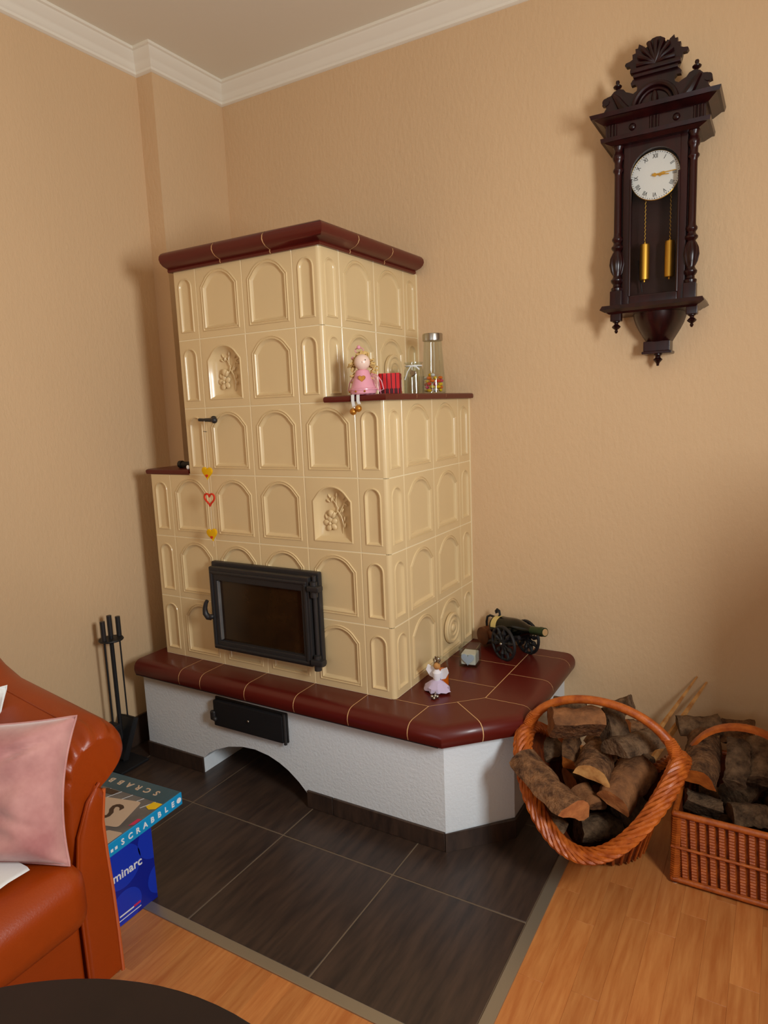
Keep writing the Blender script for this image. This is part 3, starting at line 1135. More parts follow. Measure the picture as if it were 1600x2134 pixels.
# ---- tall sweet jar
tx, ty = 1.035, .490
tj = thing('sweet_jar', (tx, ty, SH), 'tall tapered glass jar with brushed steel lid, a third full of sweets', 'jar')
put('glass_body', jar_shell([(.042, 0), (.046, .006), (.046, .020), (.043, .060), (.037, .150), (.034, .192), (.034, .200)], .0024, (tx, ty, SH)), M_glass, tj)
put('steel_lid', MB().lathe([(0, .196), (.037, .196), (.038, .198), (.038, .220), (.036, .223), (0, .223)], (tx, ty, SH), 36), M_steel, tj)
rn = random.Random(11)
cols = [M_yel, M_orange, M_hred, M_mag, M_yel, M_hyel, M_white, M_orange]
n = 0
for lay in range(6):
    for k in range(7 if lay < 5 else 4):
        a = 2 * PI * k / 7 + lay * .45
        R_ = .028 if lay < 5 else .015
        c = (tx + R_ * math.cos(a), ty + R_ * math.sin(a), SH + .013 + lay * .0115 + rn.uniform(0, .002))
        Rm = Matrix.Rotation(rn.uniform(0, PI), 4, 'Z').to_3x3() @ Matrix.Rotation(rn.uniform(-.6, .6), 4, 'X').to_3x3()
        mt = cols[n % len(cols)]
        put('wrapped_sweet', MB().sphere(c, (.0105, .0070, .0058), 10, 6, Rm), mt, None,
            label='small bright sweet inside the tall glass jar', cat='sweet', group='sweets in the tall jar')
        n += 1

# ---- orange jar with ribbon fairy
ox, oy = 1.185, .175
oj = thing('candle_jar', (ox, oy, SB), 'little glass jar with orange filling on the bordeaux bench', 'jar')
put('glass_body', jar_shell([(.029, 0), (.031, .003), (.031, .064), (.026, .080), (.024, .088), (.027, .093), (.027, .100)], .002, (ox, oy, SB)), M_glass, oj)
put('orange_wax', MB().lathe([(0, .003), (.028, .003), (.028, .056), (0, .057)], (ox, oy, SB), 24), M_orange, oj)
fx, fy = ox + .010, oy - .050
fairy = thing('ribbon_fairy', (fx, fy, SB), 'white and lilac ribbon fairy leaning on the small orange jar', 'ornament')
MS = Matrix.Translation((fx, fy, SB)) @ Matrix.Scale(1.38, 4) @ Matrix.Translation((-fx, -fy, -SB))


def putf(name, mb, mats, parent, sharp=38):
    return put(name, mb.xform(MS), mats, parent, sharp=sharp)


for s in (-1, 1):
    wp = [(0, .040), (s * .010, .058), (s * .026, .066), (s * .031, .052), (s * .022, .036), (s * .008, .030)]
    putf('wing', MB().prism(wp, lambda u, v, k: (fx + u, fy + .008 + (.0022 if k else 0) - abs(u) * .2, SB + v)), M_tulle, fairy)
putf('bodice', MB().lathe([(.004, .024), (.010, .036), (.011, .050), (.005, .058), (0, .059)], (fx, fy, SB), 14), M_tulle, fairy)
putf('bead_head', MB().sphere((fx + .001, fy, SB + .067), .0088, 14, 10), M_pale, fairy)
rn = random.Random(2)
m = MB()
for k in range(7):
    m.tube([(fx - .006 + .002 * k, fy, SB + .073), (fx - .004 + .002 * k + rn.uniform(-.006, .006), fy - .002, SB + .084), (fx + rn.uniform(-.008, .010), fy - .004, SB + rn.uniform(.086, .096))], .0014, 5)
putf('silver_crown', m, M_steel, fairy)
rg = []
for lay, (r_, z_) in enumerate(((.006, .032), (.018, .026), (.030, .014), (.034, .004))):
    rg.append([(fx + (r_ + rn.uniform(-.004, .004) * (lay > 1)) * math.cos(a), fy + (r_ * .75 + rn.uniform(-.003, .003) * (lay > 1)) * math.sin(a), SB + z_ + rn.uniform(-.002, .003) * (lay > 1)) for a in [2 * PI * q / 22 for q in range(22)]])
putf('tulle_skirt', MB().loft(rg, True, True, False), M_lilac, fairy, sharp=20)
m = MB()
for k in range(5):
    m.sphere((fx + .012 + .006 * math.cos(k * 1.3), fy - .036 - .003 * k, SB + .004 + .002 * (k % 2)), .0042, 8, 6)
putf('glitter_beads', m.tube([(fx + .004, fy - .016, SB + .010), (fx + .012, fy - .036, SB + .005)], .002, 6), M_steel, fairy)

# ---- square glass with heart
qx, qy = 1.200, .400
sq = thing('square_candle_glass', (qx, qy, SB), 'square thick glass tealight holder with a pale grey heart', 'candle holder')
a_ = .034
Mq = Matrix.Translation((qx, qy, SB)) @ Matrix.Rotation(math.radians(8), 4, 'Z')
m = MB()
for (x0, x1, y0, y1) in ((-a_, a_, -a_, -a_ + .004), (-a_, a_, a_ - .004, a_), (-a_, -a_ + .004, -a_ + .004, a_ - .004), (a_ - .004, a_, -a_ + .004, a_ - .004)):
    m.box(x0, x1, y0, y1, .0, .074)
m.box(-a_ + .004, a_ - .004, -a_ + .004, a_ - .004, 0, .007)
put('glass_body', m.xform(Mq), M_glass, sq)
put('glass_rim', MB().tube([Mq @ Vector(p) for p in ((-a_, -a_, .074), (a_, -a_, .074), (a_, a_, .074), (-a_, a_, .074))], .003, 8, loop=True), M_glass, sq)
put('wax_fill', MB().rbox(-a_ + .006, a_ - .006, -a_ + .006, a_ - .006, .008, .050, .004).xform(Mq), M_tallow, sq)
hb = heart_mb((0, -a_ - .0012, .034), .050, .002).xform(Mq)
put('grey_heart', hb, M_greyheart, sq)

# ---- cannon-shaped bottle holder
al = math.radians(-29)
Mc = Matrix.Translation((1.327, .548, SB)) @ Matrix.Rotation(al, 4, 'Z')   # local x = muzzle direction, y = axle
can = thing('cannon_bottle_holder', (1.327, .548, SB), 'black iron cannon carriage with spoked wheels holding a wine bottle', 'bottle holder')
WR = .066
for s in (-1, 1):
    yw = s * .060
    ring = [Mc @ Vector((WR * math.cos(t) * .965, yw, WR + WR * .965 * math.sin(t))) for t in [2 * PI * q / 32 for q in range(32)]]
    w = put('wheel_rim', MB().tube(ring, .0062, 8, loop=True), M_black, can)
    for k in range(10):
        a = 2 * PI * k / 10 + .2
        p0 = Mc @ Vector((.012 * math.cos(a), yw, WR + .012 * math.sin(a)))
        p1 = Mc @ Vector(((WR - .004) * math.cos(a), yw, WR + (WR - .004) * math.sin(a)))
        pm = p0.lerp(p1, .55)
        put('spoke', MB().tube([p0, p0.lerp(p1, .3), pm, p0.lerp(p1, .8), p1], [.007, .005, .0105, .006, .008], 7), M_black, w)
    hub = MB().cyl(Mc @ Vector((0, yw - .010, WR)), Mc @ Vector((0, yw + .010, WR)), .014, seg=16)
    put('hub', hub, M_black, w)
    put('hub_cap', MB().sphere(Mc @ Vector((0, yw + s * .012, WR)), .006, 10, 8), M_steel, w)
put('axle', MB().cyl(Mc @ Vector((0, -.058, WR)), Mc @ Vector((0, .058, WR)), .006, seg=10), M_black, can)
cr = MB()
for s in (-1, 1):
    cr.tube([Mc @ Vector(p) for p in ((.055, s * .030, .098), (0, s * .032, .078), (-.08, s * .028, .050), (-.165, s * .020, .014))], [.008, .011, .011, .009], 8)
put('carriage', cr, M_black, can)
put('cradle', MB().tube([Mc @ Vector((.012, .040 * math.cos(t), .118 + .040 * math.sin(t))) for t in [PI + PI * q / 12 for q in range(13)]], .005, 8), M_black, can)
tl = MB().cyl(Mc @ Vector((-.160, -.034, .045)), Mc @ Vector((-.160, .034, .045)), .036, seg=24)
put('tail_drum', tl, M_brownw, can, label='brown carved wooden trail drum')
put('tail_block', MB().rbox(-.150, -.082, -.030, .026, .038, .072, .012, 3).xform(Mc), M_brownw, can)
hp = [(-.172, 0, .070), (-.174, 0, .095), (-.168, 0, .118), (-.150, 0, .128), (-.120, 0, .128), (-.100, 0, .132), (-.090, 0, .146), (-.094, 0, .160), (-.106, 0, .163), (-.113, 0, .155), (-.108, 0, .148)]
put('scroll_handle', MB().tube([Mc @ Vector(p) for p in hp], [.005, .005, .0048, .0045, .0045, .0045, .0045, .005, .0055, .006, .0065], 8), M_black, can)
# the bottle, axis tilted up towards the muzzle
Mb = Mc @ Matrix.Translation((-.118, 0, .097)) @ Matrix.Rotation(math.radians(90 - 9), 4, 'Y')
bot = thing('wine_bottle', (1.327, .548, SB + .09), 'dark green wine bottle lying on the iron cannon holder, neck to the right', 'bottle')
bprof2 = [(0, 0), (.030, .0), (.036, .005), (.037, .012), (.037, .115), (.034, .140), (.026, .168), (.018, .192), (.0155, .215), (.0155, .225)]
R3 = Mb.to_3x3()
put('glass_body', MB().lathe(bprof2, Mb.translation, 28, R3), M_bottle, bot)
put('foil_capsule', MB().lathe([(.0158, .214), (.0162, .215), (.0162, .258), (.0178, .260), (.0178, .268), (.0165, .272), (.0165, .282), (0, .2825)], Mb.translation, 24, R3), M_foil, bot)
put('cork_top', MB().lathe([(0, .281), (.0128, .281), (.0128, .2838), (0, .2842)], Mb.translation, 20, R3), M_cork, bot)
lab = [[Mb @ Vector((.0377 * math.cos(t), .0377 * math.sin(t), z)) for t in [math.radians(120 + 150 * q / 12) for q in range(13)]] for z in (.014, .046)]
put('paper_label', MB().loft(lab, False, False, False), M_label, bot)

# ---- things on the left shelf
ls = sz2 + .019
tr = thing('black_torch', (.155, .03, ls), 'short black cylindrical torch lying on the left shelf of the stove', 'torch')
put('torch_body', MB().cyl((.118, .060, ls + .013), (.205, .060, ls + .013), .0125, seg=18), M_ink, tr)
put('torch_head', MB().cyl((.106, .060, ls + .0145), (.122, .060, ls + .0145), .0145, seg=18), M_ink, tr)
put('lens', MB().cyl((.1045, .060, ls + .0145), (.1062, .060, ls + .0145), .009, seg=16), M_gold, tr)
put('white_pebble', MB().sphere((.2075, .006, ls + .0085), (.008, .006, .0085), 14, 10), M_tallow, None, label='tiny white oval pebble at the edge of the left shelf', cat='pebble')

# ---- fire tools by the left wall
fs = thing('fire_tool_stand', (-.095, -.190, 0), 'black iron fireplace tool stand between the sofa and the left wall', 'tool stand')
put('foot_plate', MB().rbox(-.165, -.020, -.262, -.125, .0, .012, .004), M_black, fs)
put('pole', MB().cyl((-.095, -.190, .012), (-.095, -.190, .56), .0085, seg=14), M_black, fs)
put('pole_grip', MB().cyl((-.095, -.190, .548), (-.095, -.190, .632), .0098, seg=14), M_iron, fs)
put('hook_plate', MB().lathe([(0, .530), (.046, .530), (.048, .533), (.046, .537), (0, .537)], (-.095, -.190, 0), 28), M_black, fs)
for nm, lb, px, py, kind in (('fire_brush', 'black hearth brush with straight grip, nearest the sofa on the tool stand', -.090, -.226, 0),
                             ('fire_shovel', 'black hearth shovel on a thin rod, hanging on the stove side of the tool stand', -.092, -.153, 1)):
    t = thing(nm, (px, py, .06), lb, 'fire tool')
    put('grip', MB().cyl((px, py, .538), (px, py, .618), .0098, seg=14), M_iron, t)
    put('rod', MB().cyl((px, py, .19), (px, py, .540), .0032 if kind else .004, seg=8), M_black, t)
    if kind:
        M = Matrix.Translation((px, py, .19)) @ Matrix.Rotation(math.radians(-24), 4, 'X')
        pan = MB().rbox(-.040, .040, -.003, .003, -.165, .004, .0025).rbox(-.040, -.036, -.003, .022, -.165, .0, .0015).rbox(.036, .040, -.003, .022, -.165, .0, .0015).rbox(-.040, .040, -.003, .022, -.001, .003, .0015)
        put('shovel_pan', pan.xform(M), M_black, t)
    else:
        put('brush_block', MB().rbox(px - .030, px + .030, py - .016, py + .016, .165, .192, .006), M_black, t)
        m = MB()
        rn = random.Random(8)
        for a in range(9):
            for b in range(4):
                q = Vector((px - .026 + a * .0065, py - .012 + b * .008, .167))
                m.cyl(q, q + Vector((rn.uniform(-.006, .006), rn.uniform(-.006, .006), -.085)), .003, .002, 5)
        tag(put('bristles', m, M_ink, t), kind='stuff')
# ================================================================== wall clock
cx, yw = 1.800, YB
ck = thing('wall_clock', (cx, yw, 1.51), 'carved dark mahogany pendulum wall clock with white dial and brass weights', 'clock')


def sym(poly):
    """mirror a right half outline (dx, z) given from top to bottom"""
    return poly + [(-u, v) for u, v in reversed(poly) if abs(u) > 1e-6]


case = MB().box(cx - .110, cx - .094, .565, yw, 1.705, 2.210).box(cx + .094, cx + .110, .565, yw, 1.705, 2.210)
case.box(cx - .094, cx + .094, .652, yw, 1.705, 2.210).box(cx - .094, cx + .094, .565, .652, 1.705, 1.718).box(cx - .094, cx + .094, .565, .652, 2.196, 2.210)
put('case', case, M_clockd, ck)
# glazed door with arched head
dfr = MB().rbox(cx - .096, cx - .073, .553, .567, 1.708, 2.208, .004).rbox(cx + .073, cx + .096, .553, .567, 1.708, 2.208, .004)
dfr.rbox(cx - .074, cx + .074, .553, .567, 1.708, 1.738, .004)
head = [(.074, 2.208)] + [(.0745 * math.cos(a), 2.108 + .0745 * math.sin(a)) for a in [PI * q / 20 for q in range(21)]] + [(-.074, 2.208)]
dfr.prism(head, lambda u, v, k: (cx + u, .553 + .014 * k, v))
dr = put('door', dfr, M_clock, ck)
put('door_bead', MB().rbox(cx - .076, cx - .069, .549, .556, 1.735, 2.10, .003).rbox(cx + .069, cx + .076, .549, .556, 1.735, 2.10, .003), M_clock, dr)
put('pane', MB().box(cx - .075, cx + .075, .5605, .5625, 1.735, 2.185), M_pane, dr)
# dial
dc = (cx - .003, 2.105)
dl = put('dial', MB().cyl((dc[0], .584, dc[1]), (dc[0], .578, dc[1]), .0735, seg=56), M_dial, ck)
put('bezel', MB().tube([(dc[0] + .0735 * math.cos(t), .580, dc[1] + .0735 * math.sin(t)) for t in [2 * PI * q / 48 for q in range(48)]], .0022, 6, loop=True), M_brass, dl)
num = MB()
for k, s in enumerate(('XII', 'I', 'II', 'III', 'IIII', 'V', 'VI', 'VII', 'VIII', 'IX', 'X', 'XI')):
    a = -2 * PI * k / 12
    up = Vector((-math.sin(a), 0, math.cos(a)))
    ri = Vector((math.cos(a), 0, math.sin(a)))
    c = Vector((dc[0], .5775, dc[1])) + up * .0575
    t = text_mb(s, .0165, frame(c, ri * .82, up * 1.15, Vector((0, -1, 0))), .0004)
    num.add(t.v, t.f)
    if True:
        b = Vector((dc[0], .5775, dc[1]))
        for j in range(5):
            a2 = a - 2 * PI * j / 60
            up2 = Vector((-math.sin(a2), 0, math.cos(a2)))
            ri2 = Vector((math.cos(a2), 0, math.sin(a2)))
            w = .0008 if j else .0016
            q0, q1 = b + up2 * .0685, b + up2 * .0715
            num.add([q0 - ri2 * w, q0 + ri2 * w, q1 + ri2 * w, q1 - ri2 * w], [(0, 1, 2, 3)])
put('numerals', num, M_ink, dl, sharp=180)


def hand(L, ang, y, w):
    up = Vector((math.sin(ang), 0, math.cos(ang)))
    ri = Vector((math.cos(ang), 0, -math.sin(ang)))
    o = Vector((dc[0], y, dc[1]))
    pl = [(-w, -.008), (w, -.008), (w * .7, L * .28), (w * 2.2, L * .40), (w * .7, L * .52), (w * .5, L), (-w * .5, L), (-w * .7, L * .52), (-w * 2.2, L * .40), (-w * .7, L * .28)]
    return MB().prism(pl, lambda u, v, k: o + ri * u + up * v + Vector((0, -.0012 * k, 0)))


put('hour_hand', hand(.042, math.radians(95), .574, .0026), M_brass, dl)
put('minute_hand', hand(.064, math.radians(87), .571, .0020), M_brass, dl)
put('hand_boss', MB().cyl((dc[0], .578, dc[1]), (dc[0], .568, dc[1]), .0048, seg=14), M_brass, dl)
# chains and weights
for s in (-1, 1):
    wx = cx + .004 + s * .0385
    w = put('brass_weight', MB().lathe([(0, 1.783), (.003, 1.783), (.004, 1.787), (.003, 1.790), (.0142, 1.791), (.0152, 1.794), (.0152, 1.900), (.0142, 1.903), (.003, 1.904), (.003, 1.910), (0, 1.911)], (wx, .605, 0), 24), M_brass, ck)
    ch = MB()
    for k in range(22):
        z = 1.912 + k * .0062
        ch.cyl((wx - (.0016 if k % 2 else -.0016), .605, z), (wx + (.0016 if k % 2 else -.0016), .605, z + .0062), .0011, seg=5)
    put('chain', ch, M_brass, w)
put('pendulum_rod', MB().cyl((cx - .045, .630, 1.755), (cx - .060, .630, 1.86), .002, seg=6), M_black, ck)
# turned corner columns
colp = [(.017, 1.755), (.019, 1.760), (.019, 1.766), (.013, 1.771), (.0125, 1.778), (.019, 1.787), (.0195, 1.793), (.014, 1.800), (.012, 1.806),
        (.017, 1.822), (.0205, 1.842), (.0195, 1.862), (.015, 1.878), (.012, 1.884), (.019, 1.892), (.019, 1.897), (.013, 1.904), (.012, 1.910), (.017, 1.918), (.017, 1.923),
        (.0125, 1.930), (.0118, 1.94), (.0112, 2.115), (.0118, 2.125), (.0165, 2.131), (.0165, 2.136), (.0122, 2.142), (.012, 2.158), (.0165, 2.165), (.0185, 2.172), (.0185, 2.178), (.0135, 2.186), (.0135, 2.196), (.018, 2.204), (.018, 2.212)]
for s in (-1, 1):
    xx = cx + s * .112
    c = put('column', MB().lathe(colp, (xx, .556, 0), 20), M_clock, ck)
    put('column_block', MB().rbox(xx - .019, xx + .019, .537, .575, 1.708, 1.757, .003), M_clock, c)
    for k in range(8):
        a = 2 * PI * k / 8
        put('gadroon', MB().tube([(xx + r * math.cos(a), .556 + r * math.sin(a), z) for r, z in ((.0125, 1.808), (.017, 1.822), (.0205, 1.842), (.0190, 1.862), (.0145, 1.878))], [.001, .0035, .0045, .0035, .001], 6), M_clock, c)
# cornice in stepped layers


def hipped(z0, z1, x0, y0, x1, y1):
    return [[(cx - x0, yw, z0), (cx - x0, y0, z0), (cx + x0, y0, z0), (cx + x0, yw, z0)], [(cx - x1, yw, z1), (cx - x1, y1, z1), (cx + x1, y1, z1), (cx + x1, yw, z1)]]


co = MB()
for a in ((2.204, 2.214, .128, .530, .150, .520), (2.214, 2.226, .158, .512, .160, .510), (2.226, 2.266, .146, .524, .146, .524), (2.266, 2.280, .152, .518, .176, .494), (2.280, 2.292, .184, .486, .188, .482), (2.292, 2.300, .188, .482, .168, .510)):
    co.loft(hipped(*a))
cor = put('cornice', co, M_clock, ck, sharp=20)
for xx in (-.125, 0, .125):
    for k in (-1, 0, 1):
        put('flute', MB().cyl((cx + xx + k * .010, .524, 2.229), (cx + xx + k * .010, .524, 2.264), .0045, seg=10), M_clock, cor)
for xx in (-.064, .064):
    put('frieze_boss', MB().sphere((cx + xx, .523, 2.246), (.011, .008, .011), 14, 8), M_clock, cor)
# crest
c2 = cx - .008
half = [(0, 2.503), (.012, 2.501), (.022, 2.494), (.028, 2.481), (.034, 2.479), (.040, 2.487), (.052, 2.495), (.055, 2.484), (.063, 2.484), (.062, 2.472), (.072, 2.470),
        (.071, 2.456), (.080, 2.452), (.092, 2.450), (.095, 2.444), (.090, 2.438), (.079, 2.438), (.076, 2.424), (.070, 2.410), (.064, 2.400), (.070, 2.396), (.076, 2.388),
        (.074, 2.380), (.062, 2.381), (.055, 2.374), (.057, 2.362), (.068, 2.356), (.080, 2.362), (.090, 2.366), (.098, 2.376), (.112, 2.381), (.128, 2.376), (.138, 2.366), (.150, 2.364),
        (.163, 2.356), (.165, 2.342), (.155, 2.340), (.152, 2.332), (.162, 2.318), (.176, 2.311), (.187, 2.308), (.187, 2.298)]
put('crest_board', MB().prism(sym(half), lambda u, v, k: (c2 + u * .98 + .004, .560 + .018 * k, v)), M_clock, ck, sharp=25)
put('crest_rail', MB().rbox(c2 - .070, c2 + .078, .540, .566, 2.408, 2.422, .004).rbox(c2 - .062, c2 + .070, .546, .566, 2.396, 2.409, .004), M_clock, ck)
for k in range(9):
    a = math.radians(180 - 22 * k - 2)
    p0 = Vector((c2 + .003, .556, 2.428))
    p1 = p0 + Vector((math.cos(a) * .055, -.002, abs(math.sin(a)) * .062 + .004))
    put('shell_rib', MB().tube([p0, p0.lerp(p1, .5) + Vector((0, -.006, 0)), p1], [.004, .006, .0075], 8), M_clock, ck)
ar = [(c2 + .003 + .064 * math.cos(t), .552, 2.302 + .066 * math.sin(t)) for t in [PI * q / 20 for q in range(21)]]
put('crest_arch', MB().tube(ar, .008, 8), M_clock, ck)
ar = [(c2 + .003 + .050 * math.cos(t), .556, 2.302 + .052 * math.sin(t)) for t in [PI * q / 20 for q in range(21)]]
put('crest_arch', MB().tube(ar, .005, 8), M_clock, ck)
put('crest_drop', MB().sphere((c2 + .003, .553, 2.325), (.010, .008, .024), 12, 8), M_clock, ck)
fin = [(.008, 0), (.009, .003), (.0045, .006), (.004, .012), (.012, .018), (.0135, .022), (.010, .026), (.005, .029), (.0065, .034), (.005, .039), (0, .041)]
for s in (-1, 1):
    put('finial', MB().lathe(fin, (c2 + .004 + s * .116, .569, 2.370), 16), M_clock, ck)
    put('acanthus', MB().tube([(c2 + .004 + s * q[0], .556, q[1]) for q in ((.080, 2.305), (.100, 2.325), (.116, 2.352), (.128, 2.366))], [.012, .014, .010, .005], 8), M_clock, ck)
    put('scroll', MB().cyl((c2 + .004 + s * .150, .556, 2.350), (c2 + .004 + s * .150, .572, 2.350), .011, seg=16), M_clock, ck)
# lower shelf, drops and bracket
sh = MB()
for a in ((1.696, 1.709, .158, .512, .152, .520), (1.688, 1.696, .144, .526, .158, .512), (1.682, 1.688, .132, .536, .140, .530)):
    sh.loft(hipped(*a))
put('clock_shelf', sh, M_clock, ck, sharp=20)
drop = [(0, 1.620), (.003, 1.621), (.006, 1.627), (.004, 1.632), (.012, 1.638), (.0145, 1.642), (.010, 1.647), (.006, 1.650), (.007, 1.654), (.012, 1.657), (.012, 1.660)]
for s in (-1, 1):
    xx = cx + .004 + s * .116
    d_ = put('drop_finial', MB().lathe(drop, (xx, .555, 0), 16), M_clock, ck)
    put('drop_block', MB().rbox(xx - .017, xx + .017, .538, .572, 1.659, 1.686, .003), M_clock, d_)
rg = []
for z, hw, y in ((1.686, .084, .548), (1.668, .082, .552), (1.650, .076, .558), (1.630, .066, .568), (1.610, .054, .582), (1.594, .044, .596), (1.588, .041, .602)):
    n = 8
    rg.append([(cx + .008 + hw * math.cos(t), yw - (yw - y) * math.sin(t) ** .8, z) for t in [PI * q / n for q in range(n + 1)]])
rg = [[(p[0], p[1], p[2]) for p in r] for r in rg]
put('bracket_bowl', MB().loft(rg), M_clock, ck)
br = put('bracket_block', MB().rbox(cx - .034, cx + .050, .604, yw, 1.556, 1.590, .003).rbox(cx - .038, cx + .056, .598, yw, 1.548, 1.557, .002), M_clock, ck)
put('bracket_drop', MB().lathe([(0, 1.508), (.004, 1.509), (.005, 1.516), (.008, 1.521), (.014, 1.527), (.015, 1.530), (.009, 1.535), (.008, 1.540), (.013, 1.545), (.013, 1.549)], (cx + .010, .628, 0), 16), M_clock, br)

# ================================================================== log baskets
bcx, bcy, br_, bz0, bdz = 1.756, .064, .222, .178, .215


def rim(t):
    return Vector((bcx + br_ * math.cos(t), bcy + br_ * math.sin(t), bz0 + bdz * math.cos(t) ** 2))


rb = thing('round_log_basket', (bcx, bcy, 0), 'round braided willow basket with arched handle, heaped with split logs', 'basket')
rings = []
NB = 64
bby, bbr = .190, .112        # the bowl stands further back than its flaring front rim
for f, h in ((0, .0), (.05, .03), (.16, .16), (.32, .34), (.52, .54), (.74, .76), (.96, 1.0)):
    ring = []
    for q in range(NB):
        a = 2 * PI * q / NB
        r_ = rim(a)
        lo = Vector((bcx - .004 + bbr * math.cos(a), bby + bbr * math.sin(a), .004))
        p = lo.lerp(r_, f)
        p.z = .004 + (r_.z - .004) * h
        ring.append(p)
    rings.append(ring)
inner = [[p + (Vector((bcx, (bcy + bby) / 2, p.z)) - p) * .05 + Vector((0, 0, .004)) for p in r] for r in rings]
put('basket_wall', MB().loft(rings + inner[::-1], True, True, True), M_wickd, rb)
for k in range(32):          # upright stakes outside the wall
    t = 2 * PI * k / 32
    i = int(k * NB / 32)
    put('stake', MB().tube([Vector(r[i]) + Vector((math.cos(t), math.sin(t), 0)) * .003 for r in rings[1:]], .0045, 6), M_wick, rb)
NS = 9
NP = 260
for s in range(NS):
    pts = []
    for q in range(NP):
        t = 2 * PI * q / NP
        c = rim(t)
        tg = (rim(t + .01) - rim(t - .01)).normalized()
        n1 = Vector((math.cos(t), math.sin(t), 0))
        n1 = (n1 - tg * n1.dot(tg)).normalized()
        n2 = tg.cross(n1)
        ph = 2 * PI * s / NS + 8 * t
        wob = 1 + .25 * math.sin(3 * ph)
        pts.append(c + n1 * .021 * math.cos(ph) * wob + n2 * .013 * math.sin(ph))
    put('rim_strand', MB().tube(pts, .0066, 6, loop=True), M_wick, rb)
hpts = [(bcx + .216 * math.cos(a) * (1 - .02 * math.sin(a)) - .012 * math.sin(a), bcy + .03 * math.sin(a), .385 + .130 * math.sin(a)) for a in [PI * q / 30 for q in range(31)]]
hpts = [(bcx + .214, bcy, .30), (bcx + .218, bcy, .35)] + hpts + [(bcx - .218, bcy, .35), (bcx - .214, bcy, .30)]
hd = put('handle', MB().tube(hpts, [.012, .015] + [.0165 - .004 * math.sin(PI * q / 30) for q in range(31)] + [.015, .012], 10), M_wick, rb)
for s in (-1, 1):
    wrap = []
    for q in range(90):
        f = q / 89
        a = (f * .5) if s > 0 else PI - f * .5
        c = Vector((bcx + .216 * math.cos(a) - .012 * math.sin(a), bcy + .03 * math.sin(a), .385 + .130 * math.sin(a)))
        ph = f * 2 * PI * 13
        wrap.append(c + Vector((.017 * math.cos(ph), .017 * math.sin(ph), 0)))
    put('handle_wrap', MB().tube(wrap, .0042, 5), M_wick, hd)

# rectangular basket
RX0, RX1, RY0, RY1, RH = 1.958, 2.300, .080, .520, .222
qb = thing('rectangular_log_basket', ((RX0 + RX1) / 2, .3, 0), 'rectangular wicker basket with flat hoop handle full of logs', 'basket')
wall = MB()
t_ = .010
wall.box(RX0 + .012, RX1 - .012, RY0 + .012, RY0 + .018, .012, RH - .01).box(RX0 + .012, RX1 - .012, RY1 - .018, RY1 - .012, .012, RH - .01)
wall.box(RX0 + .012, RX0 + .018, RY0 + .018, RY1 - .018, .012, RH - .01).box(RX1 - .018, RX1 - .012, RY0 + .018, RY1 - .018, .012, RH - .01)
wall.box(RX0 + .012, RX1 - .012, RY0 + .012, RY1 - .012, .006, .014)
put('basket_lining', wall, M_wickd, qb)


def corrugated(p, ex, w, z0, z1, out, n=22, lean=0.0):
    """woven column: stacked rounded courses"""
    rg = []
    for k in range(n * 4 + 1):
        f = k / (n * 4)
        bul = .003 * abs(math.sin(PI * f * n))
        sx = Vector(ex) * lean * (f - .5)
        c = Vector(p) + sx
        z = z0 + (z1 - z0) * f
        rg.append([c - Vector(ex) * w / 2 + Vector((0, 0, z)), c - Vector(ex) * w * .35 + Vector(out) * (.004 + bul) + Vector((0, 0, z)),
                   c + Vector(ex) * w * .35 + Vector(out) * (.004 + bul) + Vector((0, 0, z)), c + Vector(ex) * w / 2 + Vector((0, 0, z))])
    return MB().loft(rg, False, False, False)


nc = 12
sp_ = (RX1 - RX0 - .044) / nc
for k in range(nc):
    xx = RX0 + .022 + (k + .5) * sp_
    put('woven_column', corrugated((xx, RY0 + .011, 0), (1, 0, 0), sp_ * .76, .014, RH - .012, (0, -1, 0), lean=-.012), M_wick, qb)
    put('woven_column', corrugated((xx, RY1 - .011, 0), (1, 0, 0), sp_ * .76, .014, RH - .012, (0, 1, 0)), M_wick, qb)
nc2 = 15
sp2 = (RY1 - RY0 - .044) / nc2
for k in range(nc2):
    yy = RY0 + .022 + (k + .5) * sp2
    put('woven_column', corrugated((RX0 + .011, yy, 0), (0, 1, 0), sp2 * .76, .014, RH - .012, (-1, 0, 0)), M_wick, qb)
    put('woven_column', corrugated((RX1 - .011, yy, 0), (0, 1, 0), sp2 * .76, .014, RH - .012, (1, 0, 0)), M_wick, qb)
for (a, b) in ((RX0, RY0), (RX1, RY0), (RX0, RY1), (RX1, RY1)):
    a2 = a + (.012 if a == RX0 else -.012)
    b2 = b + (.012 if b == RY0 else -.012)
    ps = put('corner_post', MB().cyl((a2, b2, .004), (a2, b2, RH), .011, seg=12), M_wickd, qb)
    wr = [(a2 + .0125 * math.cos(q * .9), b2 + .0125 * math.sin(q * .9), .012 + q * (RH - .02) / 200) for q in range(200)]
    put('post_wrap', MB().tube(wr, .0032, 5), M_wick, ps)
    put('foot', MB().lathe([(0, .0), (.008, .0), (.010, .004), (.009, .008), (0, .009)], (a2, b2, 0), 12), M_tallow, ps)
for z, r_ in ((RH - .002, .0095), (.014, .0085), (.118, .0042)):
    o = .006 if r_ > .005 else .0015
    loop = [(RX0 + o, RY0 + o, z), (RX1 - o, RY0 + o, z), (RX1 - o, RY1 - o, z), (RX0 + o, RY1 - o, z)]
    m = MB()
    for i in range(4):
        m.cyl(loop[i], loop[(i + 1) % 4], r_, seg=10)
        m.sphere(loop[i], r_, 10, 6)
    put('rim_cane' if z > .2 else 'girdle_cane', m, M_wick, qb)
xm, ym = (RX0 + RX1) / 2, .300
hr = []
